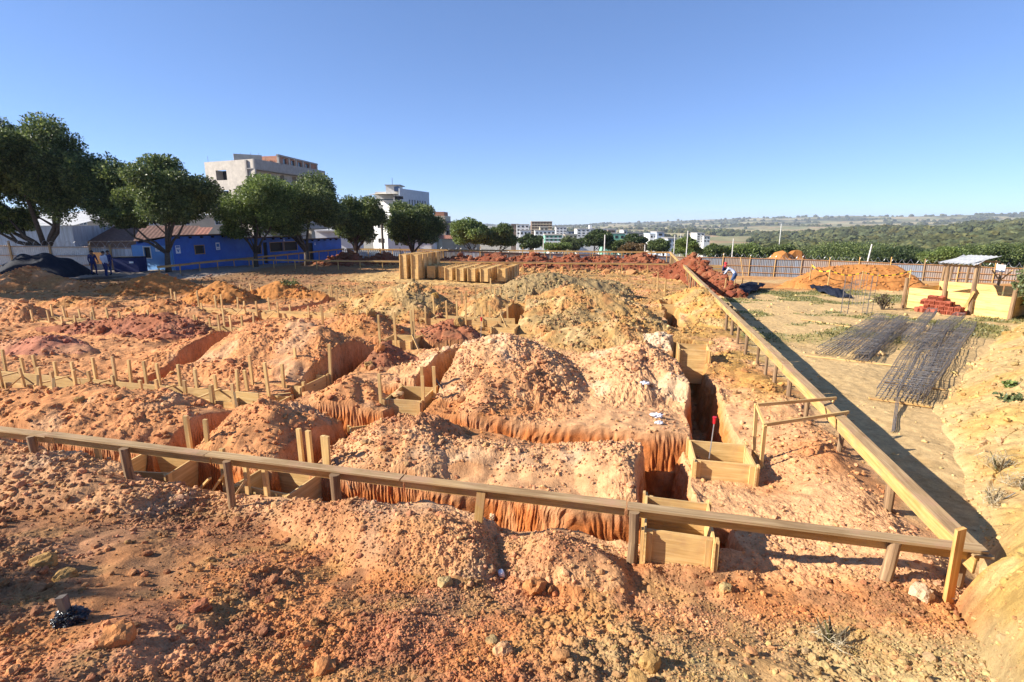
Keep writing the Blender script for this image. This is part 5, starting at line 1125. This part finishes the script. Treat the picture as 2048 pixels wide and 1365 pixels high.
# ---------------------------------------------------------------- blue site building in three stepped stretches
t = thing("site_building", "long low blue painted site building with brown roof edge and white posters", "building", (0, 0, 0))
def wallrun(A, B, z0, z1, mt, parent, openings=(), th=.15, name="wall", frame=True):
    """wall from A to B with openings (s0, s1, za, zb, kind) cut out"""
    A = Vector((A[0], A[1], 0)); B = Vector((B[0], B[1], 0)); L = (B - A).length; d = (B - A) / L; nr = Vector((d.y, -d.x, 0))
    xs = sorted({0, L} | {o[0] for o in openings} | {o[1] for o in openings}); zs = sorted({z0, z1} | {max(z0, o[2]) for o in openings} | {min(z1, o[3]) for o in openings})
    m = MB(); rot = Matrix((d, -nr, Vector((0, 0, 1)))).transposed()
    for xa, xb in zip(xs[:-1], xs[1:]):
        for za, zb in zip(zs[:-1], zs[1:]):
            xm, zm = (xa + xb) / 2, (za + zb) / 2
            if any(o[0] < xm < o[1] and o[2] < zm < o[3] for o in openings): continue
            c = A + d * xm + nr * (-th / 2); m.box(c + Vector((0, 0, zm)), (xb - xa, th, zb - za), rot)
    m.build(name, mt, parent)
    for (xa, xb, za, zb, kind) in openings:
        c = A + d * ((xa + xb) / 2) + Vector((0, 0, (za + zb) / 2)); wd, hh = xb - xa, zb - za
        m = MB(); m.box(c - nr * (th - .02 if kind != 'deep' else 1.2), (wd + .02, .02, hh + .02), rot); o = m.build("door" if kind == 'door' else "window", 'dark' if kind in ('dark', 'door', 'deep') else 'glass', parent)
        if kind == 'deep':
            for sx in (-1, 1): m = MB(); m.box(c + d * (sx * (wd / 2 + .05)) - nr * .68, (.1, 1.04, hh), rot); m.build("reveal", mt, parent)
        if kind in ('dark', 'glass') and frame and wd > .4:
            m = MB()
            for sx in (-1, 1): m.box(c + d * (sx * wd / 2) + nr * .012, (.06, .05, hh + .1), rot)
            for sz in (-1, 1): m.box(c + Vector((0, 0, sz * hh / 2)) + nr * .014, (wd, .05, .06), rot)
            if kind == 'glass': m.box(c - nr * (th - .06), (.05, .03, hh), rot)
            m.build("frame", 'rail' if mt == 'blue' else 'white', o)
    return A, d, nr, rot
b1a, b1b = top(342, 473, 42.0), top(487, 471, 49); b2a, b2b = top(483, 477, 49.2), top(606, 477, 57); b3a, b3b = top(604, 480, 57.2), top(682, 481, 64)
b1a = (b1a[0], (b1a[1] + b1b[1]) / 2); b2a = (b2a[0], (b2a[1] + b2b[1]) / 2); b3a = (b3a[0], (b3a[1] + b3b[1]) / 2)
g1, g2, g3 = hz(*b1a[0]), hz(*b2a[0]), hz(*b3a[0])
def stn(a, b, u):    # station where the sighted column u crosses the wall line
    k = (u - 1024) / FPX; best = min((abs((a[0] + (b[0] - a[0]) * f) / ((a[1] + (b[1] - a[1]) * f) * 1.005) - k), f) for f in [i / 400 for i in range(401)]); return best[1] * math.hypot(b[0] - a[0], b[1] - a[1])
S1 = lambda u: stn(b1a[0], b1b[0], u); S2 = lambda u: stn(b2a[0], b2b[0], u); S3 = lambda u: stn(b3a[0], b3b[0], u)
r1 = wallrun(b1a[0], b1b[0], g1 - .3, b1a[1], 'blue', t, [(S1(344), S1(357), g1, g1 + 2.05, 'door'), (S1(401), S1(420), g1 + 1.15, g1 + 1.85, 'dark')])
r2 = wallrun(b2a[0], b2b[0], g2 - .3, b2a[1] + .05, 'blue', t, [(S2(516), S2(532), g2 + .95, g2 + 1.7, 'dark'), (S2(536), S2(544), g2, g2 + 2.0, 'door'), (S2(549), S2(575), g2 + 1.05, g2 + 1.95, 'dark'), (S2(577), S2(604) - .1, g2 + 1.05, g2 + 1.95, 'dark')])
r3 = wallrun(b3a[0], b3b[0], g3 - .3, b3a[1] + .1, 'blue', t, [(S3(622), S3(634), g3, g3 + 2.0, 'door')])
l0 = top(262, 491, 43.0); wl = wallrun(l0[0], b1a[0], g1 - .3, l0[1], 'blue_sunlit', t, [(1.2, 1.9, g1 + .9, g1 + 1.8, 'dark')])
A, d, nr, rot = wl; L = (Vector(b1a[0]) - Vector(l0[0])).length; m = MB()
m.quad([A + Vector((0, 0, l0[1])), A + d * L + Vector((0, 0, l0[1])), A + d * L + Vector((0, 0, b1a[1]))]); m.build("gable", 'blue', t)
for (ra, ga, wtop, u0, u1) in ((r1, b1a, b1a[1], b1a[0], b1b[0]), (r2, b2a, b2a[1] + .05, b2a[0], b2b[0]), (r3, b3a, b3a[1] + .1, b3a[0], b3b[0])):
    A, d, nr, rot = ra; L = (Vector(u1) - Vector(u0)).length; m = MB(); tilt = rot @ Matrix.Rotation(R(-7), 3, 'X')
    m.box(A + d * (L / 2) - nr * 1.7 + Vector((0, 0, wtop - .14)), (L + .2, 4.2, .05), tilt); m.build("roof", 'tile', t)
    for k in range(int(L / 1.1)):
        m = MB(); m.box(A + d * (.5 + k * 1.1) + nr * .1 + Vector((0, 0, wtop - .09)), (.09, .3, .14), rot); m.build("rafter_end", 'dark', t)
    m = MB(); m.box(A + d * (L / 2) - nr * 3.7 + Vector((0, 0, wtop / 2 - .5)), (L, .15, wtop + .2), rot); m.build("rear_wall", 'blue', t)
def poster(ra, s, z, w_, h_, lab, art):
    A, d, nr, rot = ra; c = A + d * s + nr * .015 + Vector((0, 0, z)); t2 = thing("poster", lab, "poster", c); m = MB(); m.box((0, 0, 0), (w_, .012, h_), rot); m.build("sheet", 'paper', t2)
    m = MB(); e = nr * .009
    if art == 'v':
        m.box(e + Vector((0, 0, h_ * .33)), (w_ * .8, .006, h_ * .2), rot); m.bar(e + d * (-w_ * .25) + Vector((0, 0, h_ * .1)), e + Vector((0, 0, -h_ * .32)), .07, .006, up=nr); m.bar(e + d * (w_ * .25) + Vector((0, 0, h_ * .1)), e + Vector((0, 0, -h_ * .32)) + nr * .002, .07, .006, up=nr)
    else: m.box(e + Vector((0, 0, h_ * .12)), (w_ * .7, .006, h_ * .42), rot); m.box(e + Vector((0, 0, -h_ * .3)), (w_ * .7, .006, h_ * .08), rot)
    m.build("print", 'posterblue', t2)
poster(r1, S1(368), g1 + 1.6, .42, .62, "white poster with a blue V mark on the blue wall", 'v'); poster(r1, S1(447), g1 + 1.7, .42, .62, "white and blue poster near the step in the blue wall", 'b'); poster(r2, S2(578), g2 + 2.15, .2, .25, "small white notice high on the middle of the blue wall", 'b'); poster(r3, S3(638), g3 + 1.85, .2, .24, "small white notice near the far end of the blue wall", 'b')
poster(wl, 2.6, g1 + 1.75, .42, .6, "white poster on the sunlit blue side wall", 'b')
# ---------------------------------------------------------------- left sheds and houses
def slab(name, label, cat, u0, u1, v, Y0, Y1, depth, mt, roof, z0=-1.5, over=.3, rise=.8, openings=(), parent=None):
    a, za = top(u0, v, Y0); b, zb_ = top(u1, v, Y1); zt = (za + zb_) / 2; t2 = thing(name, label, cat, (0, 0, 0))
    A, d, nr, rot = wallrun(a, b, z0, zt, mt, t2, openings); L = (Vector(b) - Vector(a)).length
    for s, ln in ((0, 0), (L, 0)): m = MB(); m.box(A + d * (s + (.075 if s == 0 else -.075)) - nr * (depth / 2 + .16) + Vector((0, 0, (z0 + zt) / 2)), (.15, depth, zt - z0), rot); m.build("side_wall", mt, t2)
    if roof:
        m = MB(); n_ = int(L / .18); m.grid(lambda x, y: A + d * (-over + (L + 2 * over) * x) + nr * (over - (depth + over) * y) + Vector((0, 0, zt + .03 + rise * y + .03 * (round(x * n_) % 2))), n_, 1); m.build("roof", roof, t2)
    return t2, A, d, nr, rot, zt
slab("metal_shed", "pale corrugated metal shed behind the fence at the left edge", "shed", -140, 143, 452, 50, 52, 9, 'zinc', 'roofsheet', rise=1.3)
t2, A, d, nr, rot, zt = slab("long_hall", "long beige hall wall behind the trees at left", "building", 120, 425, 430, 74, 80, 12, 'beige', 'roofsheet', rise=.9, openings=[(2 + 4.2 * k, 2.9 + 4.2 * k, 3.4, 4.6, 'glass') for k in range(5)])
slab("tiled_house", "low house with brown tiled roof behind the blue building", "house", 150, 375, 483, 54, 57, 5, 'brownwall', 'tile', rise=1.5)
slab("tiled_house", "small house with a red tiled roof beside the concrete building", "house", 345, 408, 474, 62, 63, 4, 'beige', 'redtile', rise=1.0)
slab("tiled_house", "low pale house left of the light olive tree", "house", 884, 960, 478, 96, 98, 9, 'beige', 'redtile', rise=1.2)
# unfinished concrete building
t = thing("concrete_building", "unfinished rendered concrete building with open windows and raw brick top storey", "building", (0, 0, 0))
a, za = top(408, 325, 84.5); b, zb_ = top(507, 318, 80); c, zc = top(650, 343, 99); zt = zb_; st = 2.95; z0 = -2
Lf = (Vector(b) - Vector(a)).length; win = []
for k in range(4):
    zz = zt - 1.15 - k * st - 1.6
    win += [(Lf * .22, Lf * .44, zz, zz + 1.45, 'deep')] + ([(Lf * .80, Lf - .02, zz, zz + 1.6, 'deep')] if k else [])
wallrun(a, b, z0, zt, 'concrete', t, win, th=.25, frame=False)
Lr = (Vector(c) - Vector(b)).length; win = []
for k in range(4):
    zz = zt - 1.3 - k * st - 1.75; s = 1.2
    while s < Lr - 1.5: win.append((s, s + 1.1, zz, zz + 1.5, 'deep')); s += 3.3
dr = (Vector(c) - Vector(b)).normalized(); nrv = Vector((dr.y, -dr.x)); ins = 1.3
wallrun(Vector(b) - nrv * ins, Vector(c) - nrv * ins, z0, zt - .1, 'concrete', t, win, th=.25, frame=False)
rot = Matrix((Vector((dr.x, dr.y, 0)), Vector((-nrv.x, -nrv.y, 0)), Vector((0, 0, 1)))).transposed()
for k in range(4):
    zc_ = zt - .62 - k * st if k == 0 else zt - .35 - k * st - .25; hh = 1.3 if k == 0 else 1.0
    m = MB(); m.box(Vector((b[0], b[1], 0)) + Vector((dr.x, dr.y, 0)) * (Lr / 2) + Vector((-nrv.x, -nrv.y, 0)) * .1 + Vector((0, 0, zc_ if k == 0 else zc_ - .1)), (Lr, .18, hh), rot); m.build("parapet" if k == 0 else "balcony_wall", 'concrete_dark', t)
    m = MB(); m.box(Vector((b[0], b[1], 0)) + Vector((dr.x, dr.y, 0)) * (Lr / 2) + Vector((-nrv.x, -nrv.y, 0)) * .75 + Vector((0, 0, zc_ - hh / 2 - .06)), (Lr, 1.4, .16), rot); m.build("balcony_slab", 'concrete_dark', t)
m = MB(); q0 = Vector((b[0], b[1], 0)) + Vector((dr.x, dr.y, 0)) * (Lr - .1) - Vector((nrv.x, nrv.y, 0)) * 5; m.box(q0 + Vector((0, 0, (zt + z0) / 2)), (.2, 9, zt - z0 - .3), rot); m.build("wall", 'concrete', t)
m = MB(); qq = [Vector((*v_, zt - .25)) for v_ in (Vector(a) + Vector((.3, .3)), Vector(b) + Vector((.0, .4)), Vector(c) - nrv * .4 - dr * .3, Vector(c) - nrv * 9, Vector(a) + dr * 12)]; m.quad(qq); m.quad([v_ - Vector((0, 0, .2)) for v_ in qq[::-1]]); m.build("roof_slab", 'concrete_dark', t)
# raw brick storey on the roof
p0, zz0 = top(475, 316, 88); p1, zz1 = top(556, 312, 86); p2, zz2 = top(632, 325, 99)
wallrun(p0, p1, zt - .3, zz1, 'brickwall', t, [], th=.2); L2 = (Vector(p2) - Vector(p1)).length
wallrun(p1, p2, zt - .3, zz1, 'brickwall', t, [(L2 * f, L2 * (f + .09), zz1 - 1.7, zz1 - .25, 'glass') for f in (.1, .3, .48, .68)], th=.2, frame=False)
rt2 = Matrix((Vector((Vector(p2) - Vector(p1)).normalized().to_3d()), Vector((-(Vector(p2) - Vector(p1)).normalized().y, (Vector(p2) - Vector(p1)).normalized().x, 0)), Vector((0, 0, 1)))).transposed()
for f in (0, .24, .42, .6, .8, 1.0): cc = Vector(p1).lerp(Vector(p2), f); m = MB(); m.box((cc.x, cc.y, (zt + zz1) / 2), (.35, .3, zz1 - zt + .4), rt2); m.build("pillar", 'concrete', t)
cc = (Vector(p1) + Vector(p2)) / 2; m = MB(); m.box((cc.x, cc.y, zz1 + .08), (L2 + .5, .4, .25), rt2); m.build("ring_beam", 'concrete_dark', t)
a3, z3 = top(468, 322, 84); b3, z3b = top(524, 318, 86); wallrun(a3, b3, zt - .2, zt + 1.2, 'concrete', t, [], th=.3, name="upstand")
for (u, v) in ((417, 312), (482, 306), (487, 308), (503, 305), (519, 306), (532, 310), (562, 309), (590, 315)):
    w = P(u, v + 14, 86); m = MB(); m.tube([(w.x, w.y, w.z - .6), (w.x + random.uniform(-.1, .1), w.y, w.z + 1.0)], .025, 4); m.build("starter_bar", 'steel', t)
# white terrace building
t = thing("terrace_building", "white multi storey building with a roof terrace canopy and a stair tower", "building", (0, 0, 0))
a, za = top(742, 403, 112); b, zb_ = top(800, 401, 108); c, zc = top(858, 385, 122); z0 = -3
La = (Vector(b) - Vector(a)).length; Lc = (Vector(c) - Vector(b)).length
wallrun(a, b, z0, za, 'white', t, [(La * f, La * f + .9, za - 2.4 - 3 * k, za - 1.5 - 3 * k, 'dark') for k in range(4) for f in (.18, .3, .62)], th=.2, frame=False)
wallrun(b, c, z0, zc + 0, 'bluegrey', t, [(Lc * (.28 + .09 * k), Lc * (.28 + .09 * k) + .7, zc - 3.6, zc - 2.0, 'glass') for k in range(7)] + [(Lc * (.2 + .15 * k), Lc * (.2 + .15 * k) + 1, zc - 7, zc - 5.6, 'glass') for k in range(5)], th=.2, frame=False)  # blue-grey puts the shade on this white side into its colour
w0, wz0 = top(735, 397, 108); w1, wz1 = top(790, 399, 106); w2, _ = top(806, 392, 118)
m = MB(); m.quad([(w0[0], w0[1], wz0 + .6), (w1[0], w1[1], wz0 + .6), (w2[0], w2[1], wz0 + 1.4), (w0[0] + 1, w0[1] + 9, wz0 + 1.4)]); m.quad([(w0[0], w0[1], wz0 + .75), (w1[0], w1[1], wz0 + .75), (w2[0], w2[1], wz0 + 1.55), (w0[0] + 1, w0[1] + 9, wz0 + 1.55)]); m.build("canopy", 'beige', t)
for f in (.1, .5, .95): q = Vector(w0).lerp(Vector(w1), f); m = MB(); m.tube([(q.x, q.y + .5, za - .3), (q.x, q.y + .5, wz0 + .7)], .07, 6); m.build("canopy_post", 'white', t)
def blk(u0, u1, vt, vb, Y, dep, mt, nm, par):
    x0, zt_ = top(u0, vt, Y); x1, _ = top(u1, vt, Y); _, zb2 = top(u0, vb, Y); m = MB(); m.box(((x0[0] + x1[0]) / 2, Y + dep / 2, (zt_ + zb2) / 2), (abs(x1[0] - x0[0]), dep, zt_ - zb2)); return m.build(nm, mt, par)
blk(771, 797, 371, 401, 110, 4, 'white', "stair_tower", t); blk(769, 800, 369.5, 371.3, 109.6, 5, 'concrete_dark', "tower_slab", t); blk(750, 803, 384, 402, 113, 5, 'white', "penthouse", t); blk(788, 798, 374, 383, 109.2, 1.2, 'tank', "water_tank", t)
blk(786, 806, 393, 399, 107.6, .2, 'dark', "window", t); m = MB(); q, z_ = top(784, 356, 112); m.tube([(q[0], q[1], z_ - 3), (q[0], q[1], z_)], .05, 5); m.build("aerial", 'steel', t)
blk(742, 800, 398.6, 401, 106.8, .06, 'glass', "terrace_rail", t)
# lower houses between the trees and the white building
t = thing("white_house", "low white house wall under the trees left of the white building", "house", (0, 0, 0)); blk(630, 700, 462, 505, 70, 6, 'white', "wall", t); blk(628, 702, 460, 463, 69.4, 7.5, 'roofsheet', "roof", t); blk(655, 668, 476, 488, 69.93, .1, 'dark', "window", t)
t = thing("white_house", "low white house with shuttered openings behind the dome shaped tree", "house", (0, 0, 0)); blk(775, 862, 470, 506, 84, 6, 'white', "wall", t); blk(773, 864, 468.5, 471, 83.6, 7, 'concrete_dark', "roof", t)
for uu in (790, 808, 836): blk(uu, uu + 6, 484, 491, 83.94, .1, 'dark', "window", t)
t = thing("brick_topped_house", "grey house with a raw brick top right of the dome shaped tree", "house", (0, 0, 0)); blk(862, 890, 432, 500, 100, 9, 'beige', "wall", t); blk(868, 888, 424, 433, 101, 6, 'brickwall', "upper_wall", t); blk(886, 904, 443, 500, 102, 8, 'concrete_dark', "annex", t); blk(893, 897, 462, 470, 101.9, .1, 'dark', "window", t)
# ---------------------------------------------------------------- the town beyond
def townhouse(label, u0, u1, vt, vb, Y, mt, floors, cols, roof=None, dep=9, dark='dark', band=None):
    t2 = thing("town_building", label, "building", (0, 0, 0)); x0, zt_ = top(u0, vt, Y); x1, zb2 = top(u1, vb, Y); zb2 = min(zb2, float(far_z(np.array([x0[0]]), np.array([Y]))[0])) - 2
    c = Vector(((x0[0] + x1[0]) / 2, Y + dep / 2, (zt_ + zb2) / 2)); m = MB(); m.box(c, (x1[0] - x0[0], dep, zt_ - zb2)); m.build("wall", mt, t2); fh = (top(u0, vt, Y)[1] - top(u0, vb, Y)[1]) / floors; Wd = x1[0] - x0[0]; wm = None
    for k in range(floors):
        z = zt_ - fh * (k + .55)
        if band: m = MB(); m.box((c.x, Y - .1, zt_ - fh * (k + .95)), (Wd + .2, .35, fh * .32)); m.build("balcony_band", band, t2)
        for j in range(cols):
            if wm is None: m = MB(); m.box((0, 0, 0), (Wd / cols * .5, .1, fh * .45)); wm = m.data("window", dark)
            o = link("window", wm, t2); o.location = (x0[0] + Wd * (j + .5) / cols, Y - .02, z)
    m = MB(); m.box((c.x, c.y, zt_ + .15), (Wd + .4, dep + .4, .3)); m.build("roof", roof or 'concrete_dark', t2); return t2
for a_ in [("long brown unfinished block with stacked floors on the town skyline", 1063, 1104, 444, 464, 330, 'brownwall', 4, 7, 'beige', 16, 'dark', 'beige'), ("white house with two storeys left of the brown block", 1033, 1058, 450, 470, 300, 'white', 3, 3), ("dark brown small block at the left end of the skyline", 1022, 1036, 449, 466, 340, 'brownwall', 2, 2),
   ("white and grey block right of the brown unfinished block", 1112, 1133, 455, 470, 320, 'white', 3, 3), ("pale low block below the brown unfinished block", 1070, 1110, 462, 478, 260, 'white', 2, 5), ("greenish terraced block with balcony bands above the fence", 1090, 1124, 471, 490, 170, 'green', 3, 4, 'concrete', 8, 'dark', 'white'), ("white low house right of the terraced block", 1098, 1124, 489, 500, 140, 'white', 1, 3),
   ("long white flats with a small tower behind the tall round tree", 1154, 1232, 459, 474, 300, 'white', 3, 9, 'concrete_dark', 12, 'dark', None), ("brown end block of the long white flats", 1216, 1230, 461, 474, 297, 'brownwall', 2, 2), ("pale green warehouse right of the flats", 1205, 1250, 468, 480, 240, 'green', 1, 4), ("grey long roof house beyond the green warehouse", 1247, 1286, 466, 480, 260, 'concrete', 1, 5), ("white tower house beside the green warehouse", 1247, 1254, 461, 476, 258, 'white', 2, 1),
   ("pale blue white house on the valley side", 1300, 1328, 469, 486, 200, 'white', 2, 4, 'bluegrey'), ("blue gabled house end beside the pale house", 1314, 1327, 465, 482, 198, 'bluegrey', 2, 1), ("small blue grey house at the wood edge", 1336, 1352, 478, 494, 190, 'bluegrey', 2, 2), ("white three storey house alone among the trees", 1394, 1408, 467, 485, 260, 'white', 4, 2), ("white annex of the lone house among the trees", 1408, 1419, 473, 485, 258, 'white', 2, 2),
   ("white house far left in the town", 1040, 1062, 462, 480, 230, 'white', 2, 3), ("small beige house below the skyline", 1130, 1154, 470, 484, 260, 'beige', 2, 3), ("white cube house left of the flats", 1136, 1150, 464, 474, 330, 'bluegrey', 2, 2), ("cream house between town trees", 1080, 1096, 455, 468, 290, 'beige', 2, 2)]: townhouse(*a_)
blk(1179, 1184, 451, 460, 305, 4, 'white', "stair_tower", None); o = bpy.data.objects["stair_tower.001"]; tag(o, "small white tower on top of the long flats", "tower")
for i, (u, v, w_, h_) in enumerate([(1700, 437, 10, 2.2), (1725, 436, 18, 2.5), (1780, 435.5, 14, 2), (1950, 434, 16, 2.5), (1985, 433.5, 26, 2.8), (2020, 434, 20, 2.4), (1510, 441, 10, 2)]):
    o = blk(u, u + w_, v, v + h_ + 1.5, 6000, 30, 'white', "far_building", None); tag(o, "white building far off on the plateau skyline", "building", "white buildings on the far skyline")
# ---------------------------------------------------------------- poles
def pole(label, u, v0, v1, Y, r, lean=0, mt='roofsheet', name="pole"):
    w = P(u, v0, Y); g = hz(w.x, w.y) if Y < 66 else float(far_z(np.array([w.x]), np.array([w.y]))[0]); m = MB(); m.tube([(0, 0, g - w.z - .3), (lean, 0, 0)], [r * 1.2, r], 8); o = m.build(name, mt); o.location = w; tag(o, label, "pole"); return o
t = thing("utility_pole", "dark utility pole with a crossarm in front of the white building", "pole", P(762, 420, 66)); g = -1.5 - t.location.z
m = MB(); m.tube([(0, 0, g), (0, 0, 0)], [.17, .12], 8); m.build("post", 'bark', t); m = MB(); m.bar((-1.1, 0, -.35), (1.1, 0, -.35), .1, .1); m.build("crossarm", 'bark', t)
for x in (-1, -.4, .4, 1): m = MB(); m.tube([(x, 0, -.3), (x, 0, -.08)], [.05, .03], 6); m.build("insulator", 'white', t)
m = MB(); m.tube([(.25, .1, -1.6), (.25, .1, -.8)], .2, 8); m.build("transformer", 'concrete_dark', t)
pole("tall thin white pole behind the clay heap", 1376, 462, 512, 70, .06); pole("thin pale pole right of the tall thin one", 1350, 470, 512, 72, .05); pole("short pale pole above the corner of the fence", 1467, 478, 514, 66, .06); pole("leaning grey pole above the taped heap", 1737, 489, 524, 62, .07, .4); pole("pale pole before the tall round dark tree", 1210, 470, 508, 70, .07); pole("grey pole before the terraced block", 1087, 478, 504, 72, .06); pole("thin pole left of the shed tree", 1362, 468, 500, 110, .06); pole("thin grey mast among the trees of the valley", 1563, 448, 500, 150, .1); pole("thin pole between the trees and the small blue house", 1290, 490, 510, 66, .05)
# timber frames and horses near the workers
t = thing("plank_stack", "stack of long yellow planks against the fence behind the workers", "plank stack", P(1420, 540, 44)); t.location.z = hz(t.location.x, t.location.y)
for k in range(5): m = MB(); m.bar((-1.6, .05 * k, .14 + .27 * k), (1.5, .1 + .05 * k, .16 + .27 * k), .3, .2); m.build("plank", 'ply', t)
m = MB(); a = ground_pt(1487, 556); m.bar((0, 0, 0), P(1481, 515, a.y) - a, .09, .06); o = m.build("prop", 'wood'); o.location = a; tag(o, "pale timber prop leaning by the worker before the metal fence", "prop")
for i, (u, v) in enumerate([(1450, 577), (1467, 580), (1482, 577), (1484, 570), (1500, 574), (1514, 583)]):
    c = ground_pt(u, v); m = MB(); m.bar((0, 0, -.1), (random.uniform(-.05, .05), 0, .55), .06, .05); o = m.build("peg", 'wood'); o.location = c; tag(o, "short wooden peg round the plastic sheet at the foot of the clay heap", "peg", "pegs by the clay heap")
o = bpy.data.objects.new("x", None); bpy.data.objects.remove(o)
tp2 = P(1620, 513, 66); m = MB(); bc, bf = ico(4, 0, 77); f = 1 + .3 * pn(bc[:, 0], bc[:, 1], 2.3, 5) + .1 * pn(bc[:, 0], bc[:, 1] + bc[:, 2], 7, 6); vv = bc * f[:, None] * np.array([4.2, 2.5, 3.2]); o = link("dirt_heap", mesh_np("far_heap", vv, bf, [M['soil']], np.tile(SK['bright'], (len(vv), 1)))); o.location = (P(1572, 513, 60).x, 60, P(1572, 512, 60).z - 3.0); tag(o, "orange heap showing over the top of the right metal fence", "dirt heap")
# ---------------------------------------------------------------- air between here and the plateau
m_ = bpy.data.materials.new("haze_air"); m_.use_nodes = True; n_ = m_.node_tree; n_.nodes.clear()
o_ = n_.nodes.new("ShaderNodeOutputMaterial"); v_ = n_.nodes.new("ShaderNodeVolumePrincipled"); v_.inputs["Color"].default_value = (.80, .88, 1, 1); v_.inputs["Density"].default_value = 9e-5; v_.inputs["Anisotropy"].default_value = .1
n_.links.new(v_.outputs[0], o_.inputs["Volume"])
m = MB(); m.box((0, 4540, 0), (19000, 9180, 240)); o = m.build("haze", m_); tag(o, kind='stuff')
